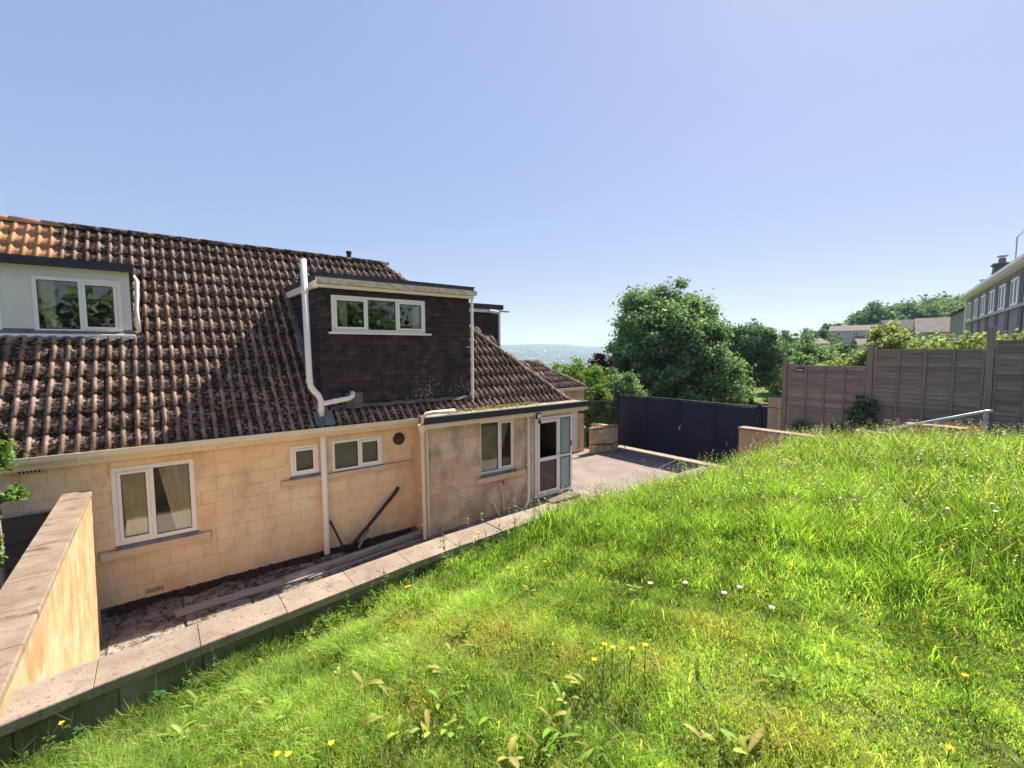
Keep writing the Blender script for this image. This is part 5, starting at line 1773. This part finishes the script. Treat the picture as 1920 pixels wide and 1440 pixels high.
# tall weeds along the retaining wall
def stalk_weed(x, y, h, seed, label, group, nleaf=9, leaf=0.07, col_=(0.09, 0.15, 0.035)):
    g = random.Random(seed)
    z = float(lawn_z(x, y))
    t = thing('wall_weed', label, 'weed', (x, y, z), group)
    b = Vector((x, y, z))
    tip = b + Vector((g.uniform(-.06, .06), g.uniform(-.06, .06), h))
    m2 = MB().tube([b, lerp(b, tip, 0.5) + Vector((g.uniform(-.02, .02), g.uniform(-.02, .02), 0)), tip], [0.004, 0.003, 0.0015], 5)
    for i in range(4):
        p = lerp(b, tip, g.uniform(0.55, 0.95))
        m2.tube([p, p + Vector((g.uniform(-.06, .06), g.uniform(-.06, .06), g.uniform(.03, .09)))], [0.002, 0.001], 4)
    m2.build('stem', 'stemgreen', t)
    mb, cs = MB(), []
    for i in range(nleaf):
        s = (i + g.random()) / nleaf
        p = lerp(b, tip, s * 0.85)
        leaf_strip(mb, cs, p, g.uniform(0, 6.28), leaf * (1.25 - s) * g.uniform(0.7, 1.3), leaf * 0.34, g.uniform(0.2, 0.9), 0.4, [c * g.uniform(0.7, 1.3) for c in col_], g)
    me = mb.mesh('leaves', True)
    at = me.color_attributes.new('Col', 'FLOAT_COLOR', 'POINT')
    at.data.foreach_set('color', np.hstack([np.array(cs), np.ones((len(cs), 1))]).astype(np.float32).ravel())
    link('leaves', me, 'leaf', t)


stalk_weed(2.12, 3.72, 0.52, 1, 'tall branching weed standing against the retaining wall, tallest of them', None, 14, 0.09, (0.13, 0.19, 0.05))
for i, (x, y, h) in enumerate(((1.69, 3.66, .26), (1.52, 3.7, .3), (1.30, 3.66, .3), (1.1, 3.62, .26), (0.95, 3.6, .18), (2.35, 3.8, .26), (2.6, 3.82, .3), (2.85, 3.86, .34), (3.1, 3.9, .4), (3.35, 3.88, .4), (3.6, 3.9, .45), (3.8, 3.92, .4),
                               (-0.05, 3.5, .2), (0.06, 3.54, .22), (0.22, 3.56, .2), (-0.48, 3.42, .24), (-0.56, 3.45, .2), (-0.67, 3.4, .22), (0.5, 3.58, .18), (4.1, 3.9, .42), (4.45, 3.86, .45))):
    stalk_weed(x, y, h, 20 + i, 'leafy weed stalk rising along the foot of the retaining wall', 'weeds along the retaining wall', 15, 0.085)

# trees on the bank behind the viewer, mirrored in the window panes
g = np.random.default_rng(401)
n_ = 150
Pc = np.stack([g.uniform(-16, 14, n_), g.uniform(-17, -11, n_), g.uniform(2.0, 6.5, n_)], 1)
P = (Pc[:, None, :] + g.normal(size=(n_, 70, 3)) * np.array([1.1, 0.9, 0.9])).reshape(-1, 3)
V, F, C_ = leaf_cards(P, 0.55, 402, SYC, 0.0, 0.75)
stuff(tag(link('wooded_bank', np_mesh('wooded_bank', V, F, C_), 'treeleaf'), 'green trees of the bank behind, mirrored in the window panes', 'wood'))

# ================================================================== BEYOND THE GARDEN
def local(o, ang):
    return Matrix.Translation(o) @ Matrix.Rotation(ang, 4, 'Z')


def far_window(parent, M, x0, x1, z0, z1, y=0.0, bar=0.09, lights=2, frame='white'):
    m2 = MB()
    m2.box(x0, x1, y - .06, y + .02, z0, z0 + bar).box(x0, x1, y - .06, y + .02, z1 - bar, z1)
    for k in range(lights + 1):
        xx = lerp(x0, x1 - bar, k / lights)
        m2.box(xx, xx + bar, y - .06, y + .02, z0 + bar, z1 - bar)
    f_ = m2.xf(M).build('window', frame, parent)
    MB().box(x0 + bar * .5, x1 - bar * .5, y - .03, y - .015, z0 + bar * .5, z1 - bar * .5).xf(M).build('pane', 'farglass', f_)
    return f_


m_, nt__ = new_mat('far_glass')
MAT['farglass'] = finish(nt__, m_, (0.03, 0.035, 0.04), 0.06, spec=0.9)
# ---- terrace on the right
structure(MB().box(-9, 7, -5.5, 0, 2.55, 2.7).xf(Matrix.Translation((28.2, 1.96, 0)) @ Matrix.Rotation(math.atan2(3.08, 13.9), 4, 'Z') @ Matrix.Scale(-1, 4, (0, 1, 0))).build('added_bounce_paving', 'fargrey'))  # unseen paving added behind the hedge to bounce neutral light on the terrace
row = thing('terraced_house', 'long two storey stone terrace with white windows above the hedge', 'house', (28.2, 1.96, 2.0))
RM = local((28.2, 1.96, 0), math.atan2(3.08, 13.9))
MB().box(-12, 14.8, 0, 8, 1.5, 7.25).xf(RM @ Matrix.Scale(-1, 4, (0, 1, 0))).build('wall', 'farwall', row)
MF = RM @ Matrix.Scale(-1, 4, (0, 1, 0)) @ Matrix.Scale(1, 4)
# local y of MF points away from the camera, so -y faces the garden
for i in range(10):
    s = -11 + i * 2.62
    far_window(row, MF, s, s + 1.5, 5.72, 6.85, -0.02)
    MB().box(s - .72, s - .04, -0.05, -0.003, 4.4, 6.95).xf(MF).build('cladding_panel', 'fargrey', row)
    MB().box(s + .0, s + 1.5, -0.04, -0.004, 3.2, 4.3).xf(MF).build('pane', 'farglass', row)
MB().box(-12, 14.9, -0.12, -0.06, 5.58, 5.70).xf(MF).build('string_course', 'farpale', row)
MB().box(-12, 15.0, -0.42, -0.30, 7.22, 7.36).xf(MF).build('gutter', 'white', row)
MB().box(-12, 15.0, -0.30, 0.0, 7.18, 7.24).xf(MF).build('soffit', 'white', row)
MB().add([(-12, -.36, 7.39), (15.0, -.36, 7.39), (15.0, 4, 10.0), (-12, 4, 10.0), (15.0, 8.4, 7.39), (-12, 8.4, 7.39)], [(0, 1, 2, 3), (3, 2, 4, 5), (1, 4, 2), (0, 3, 5), (0, 5, 4, 1)]).xf(MF).build('roof', 'farroof', row)
MB().tube([(14.5, -.1, 7.2), (14.5, -.1, 1.8)], 0.06, 8).xf(MF).build('downpipe', 'white', row)
def chimney_on(t, sx_, z0, z1, y_=1.2):
    ch = MB().box(sx_ - .42, sx_ + .42, y_ - .35, y_ + .35, z0, z1).box(sx_ - .5, sx_ + .5, y_ - .43, y_ + .43, z1 + .001, z1 + .1).xf(MF).build('chimney', 'fargrey', t)
    MB().tube([(sx_, y_, z1 + .1), (sx_, y_, z1 + .45)], [0.19, 0.16], 10).xf(MF).build('chimney_pot', 'farwall', ch)
    MB().box(sx_ - .26, sx_ + .26, y_ - .22, y_ + .22, z1 + .53, z1 + .57).xf(MF).build('pot_cowl', 'farpale', ch)


chimney_on(row, 13.0, 7.6, 9.0)
ae = thing('tv_aerial', 'thin television aerial pole on the terrace roof', 'aerial', tuple(MF @ Vector((9.2, 1.2, 7.8))))
MB().tube([(9.2, 1.2, 7.9), (9.2, 1.2, 10.0)], 0.03, 6).xf(MF).build('mast', 'steel', ae)
MB().tube([(9.3, 1.2, 9.98), (5.0, 1.2, 10.04)], 0.025, 6).xf(MF).build('boom', 'steel', ae)
# lower plain end of the row and the small gabled house beyond
en = thing('end_house', 'plain brown stone end house with dark roof edge beside the terrace', 'house', tuple(MF @ Vector((22, 3, 1.5))))
MB().box(15.1, 31, 0.5, 7, 1.0, 6.9).xf(MF).build('wall', 'farwall', en)
MB().add([(15.1, 0.2, 6.92), (31.2, 0.2, 6.92), (31.2, 3.5, 8.0), (15.1, 3.5, 8.0), (31.2, 7.2, 6.92), (15.1, 7.2, 6.92)], [(0, 1, 2, 3), (3, 2, 4, 5), (1, 4, 2), (0, 3, 5), (0, 5, 4, 1)]).xf(MF).build('roof', 'felt', en)
chimney_on(en, 17.4, 6.9, 8.5, 1.5)
chimney_on(en, 22.3, 6.9, 8.6, 1.5)
sg = thing('gabled_house', 'small white gabled house front peeking over the hedge', 'house', tuple(MF @ Vector((34, -1, 1.2))))
MB().prism([(32, -1.6), (37, -1.6), (37, 3), (32, 3)], 0.6, 5.6).xf(MF).build('wall', 'farpale', sg)
MB().add([(31.7, -1.9, 5.5), (31.7, 3, 5.5), (34.5, -1.9, 7.0), (34.5, 3, 7.0), (37.3, -1.9, 5.5), (37.3, 3, 5.5)], [(0, 2, 3, 1), (2, 4, 5, 3), (0, 4, 2), (1, 3, 5), (0, 1, 5, 4)]).xf(MF).build('roof', 'farroof', sg)
far_window(sg, MF, 33.0, 34.3, 3.9, 5.2, -1.62)
far_window(sg, MF, 34.9, 36.2, 3.9, 5.2, -1.62)


# ---- houses across the field
def far_house(name, label, at, ang, L, W, zb, eave, ridge, wall, storeys, wins, roofm='farroof'):
    t = thing(name, label, 'house', (at[0], at[1], zb))
    M = local((at[0], at[1], 0), ang)
    MB().box(0, L, 0, W, zb - 2, eave).xf(M).build('wall', wall, t)
    MB().add([(-.3, -.4, eave + .02), (L + .3, -.4, eave + .02), (L + .3, W / 2, ridge), (-.3, W / 2, ridge), (L + .3, W + .4, eave + .02), (-.3, W + .4, eave + .02)],
             [(0, 1, 2, 3), (3, 2, 4, 5), (1, 4, 2), (0, 3, 5), (0, 5, 4, 1)]).xf(M).build('roof', roofm, t)
    for s in range(storeys):
        z0 = zb + 0.9 + s * (eave - zb) / storeys
        for k in range(wins):
            xx = L * (k + 0.5) / wins
            far_window(t, M, xx - .6, xx + .6, z0, z0 + 1.15, 0.0, 0.14)
    return t, M


VA = YAW - math.atan2(560, 850)   # heading towards the middle of the far houses
far_house('far_house', 'grey gabled house at the field edge, lowest of the far houses', (121.5, 43.0), VA - R(90) + R(38), 7.5, 6.0, 1.2, 5.2, 6.6, 'farpale', 2, 2)
fh, FM = far_house('far_house', 'long pinkish two storey house with balcony on the hillside', (148.5, 45.0), VA - R(90) - R(4), 15, 7, 4.2, 8.8, 10.4, 'farpale', 2, 4)
MB().box(5.5, 9.5, -1.2, -0.01, 6.3, 6.45).xf(FM).build('balcony', 'fargrey', fh)
MB().box(5.5, 9.5, -1.2, -1.15, 6.451, 7.3).xf(FM).build('balcony_rail', 'fargrey', fh)
far_house('far_house', 'dark hip roofed house right of the long pinkish house', (165, 36.5), VA - R(90) + R(6), 14, 8, 5.0, 9.0, 12.2, 'farwall', 1, 3)
far_house('far_house', 'pale house behind the hedge tops right of the gabled house', (140, 36), VA - R(90) + R(12), 6, 6, 2.5, 5.0, 6.5, 'farpale', 1, 2)

HAZYG = [(0.08, 0.125, 0.065), (0.115, 0.165, 0.085), (0.16, 0.21, 0.115)]  # distance haze put into these leaf colours
for (nm, lab, at, rad, n_, per, leaf, cols_, sd) in (
        ('far_tree', 'small dark conifer left of the far houses', (121.4, 46.2, 4.5), (1.2, 1.2, 4.2), 40, 60, 0.5, DARK, 201),
        ('far_tree', 'feathery pale tree behind the grey gabled house', (139, 45.4, 6.0), (5.5, 5.5, 3.4), 90, 80, 0.5, HAZYG, 202),
        ('far_tree', 'dark spreading tree above the long pinkish house', (185, 43, 13.0), (7.5, 7.5, 5.0), 110, 90, 0.7, DARK, 203),
        ('far_tree', 'round dark tree top behind the long house roof', (172, 51, 9.8), (3.8, 3.8, 2.2), 50, 60, 0.6, DARK, 204),
        ('far_tree', 'dark tree right of the spreading tree on the hillside', (200, 38, 14.2), (8, 8, 4.6), 90, 80, 0.8, DARK, 205),
        ('far_tree', 'green bush below the long pinkish house', (133, 40.5, 3.6), (4.5, 4.5, 2.6), 60, 70, 0.5, HAZYG, 206),
        ('far_tree', 'green bush between field and hedge', (112, 33.5, 2.6), (4, 4, 2.2), 60, 70, 0.5, SYC, 207),
        ('far_tree', 'pale bush at the right end of the field', (98, 27.5, 2.4), (4, 4, 2.2), 60, 70, 0.45, HAZYG, 208)):
    tree(nm, lab, (at[0], at[1], at[2] - rad[2] * 1.2), at, rad, n_, per, leaf, cols_, sd, 0.3, group='trees around the far houses', limbs=2)
# wooded hillside far right
g = np.random.default_rng(301)
n_ = 520
th = np.radians(g.uniform(-2, 15.5, n_))
r = g.uniform(215, 420, n_)
Pc = np.stack([r * np.cos(th), r * np.sin(th), [ground_h(math.degrees(a), b) + 3.5 for a, b in zip(th, r)]], 1)
off3 = g.normal(size=(n_, 60, 3)) * np.array([2.6, 2.6, 2.2])
P = (Pc[:, None, :] + off3).reshape(-1, 3)
V, F, C_ = leaf_cards(P, 1.3, 302, HAZYG, 0.0, 0.8)
C_ *= np.repeat(np.repeat(g.uniform(0.7, 1.3, n_), 60), 4)[:, None]
stuff(tag(link('hillside_wood', np_mesh('hillside_wood', V, F, C_), 'treeleaf'), 'wooded green hillside rising behind the terrace', 'wood'))
# town and trees in the hazy valley
g = np.random.default_rng(303)
mbv, mbf = [], []
for i in range(260):
    th_, r_ = g.uniform(36.5, 60), g.uniform(1500, 5200)
    a = R(th_)
    x, y, z = r_ * math.cos(a), r_ * math.sin(a), ground_h(th_, r_)
    l, w, h = g.uniform(7, 22), g.uniform(6, 10), g.uniform(5, 10)
    o_ = len(mbv)
    c, s = math.cos(i), math.sin(i)
    for (p, q, zz) in ((-l, -w, -3), (l, -w, -3), (l, w, -3), (-l, w, -3), (-l, -w, h), (l, -w, h), (l, w, h), (-l, w, h)):
        mbv.append((x + p * c - q * s, y + p * s + q * c, z + zz))
    mbf += [(o_, o_ + 1, o_ + 5, o_ + 4), (o_ + 1, o_ + 2, o_ + 6, o_ + 5), (o_ + 2, o_ + 3, o_ + 7, o_ + 6), (o_ + 3, o_, o_ + 4, o_ + 7), (o_ + 4, o_ + 5, o_ + 6, o_ + 7)]
stuff(tag(link('valley_town', np_mesh('valley_town', mbv, mbf), 'farpale'), 'tiny pale houses of the town in the hazy valley', 'town'))
n_ = 2600
th = np.radians(g.uniform(36.5, 60, n_))
r = g.uniform(1300, 6100, n_)
Pc = np.stack([r * np.cos(th), r * np.sin(th), [ground_h(math.degrees(a), b) + 4 for a, b in zip(th, r)]], 1)
P = (Pc[:, None, :] + g.normal(size=(n_, 10, 3)) * np.array([14, 14, 4.5])).reshape(-1, 3)
V, F, C_ = leaf_cards(P, 12, 305, HAZYG, 0.85, 0.9)
stuff(tag(link('valley_woods', np_mesh('valley_woods', V, F, C_), 'treeleaf'), 'blue hazed woods and hedges across the valley', 'wood'))

# ---- the air
hz, hnt = new_mat('haze_air')
pv = nd(hnt, 'ShaderNodeVolumePrincipled', Density=HAZE_D, Anisotropy=0.3)
pv.inputs['Color'].default_value = (0.58, 0.77, 1.0, 1)
ho_ = hnt.nodes.new('ShaderNodeOutputMaterial')
hnt.links.new(pv.outputs[0], ho_.inputs['Volume'])
stuff(link('haze', MB().box(-9600, 9600, -9600, 9600, -135, 150).mesh('haze'), hz))
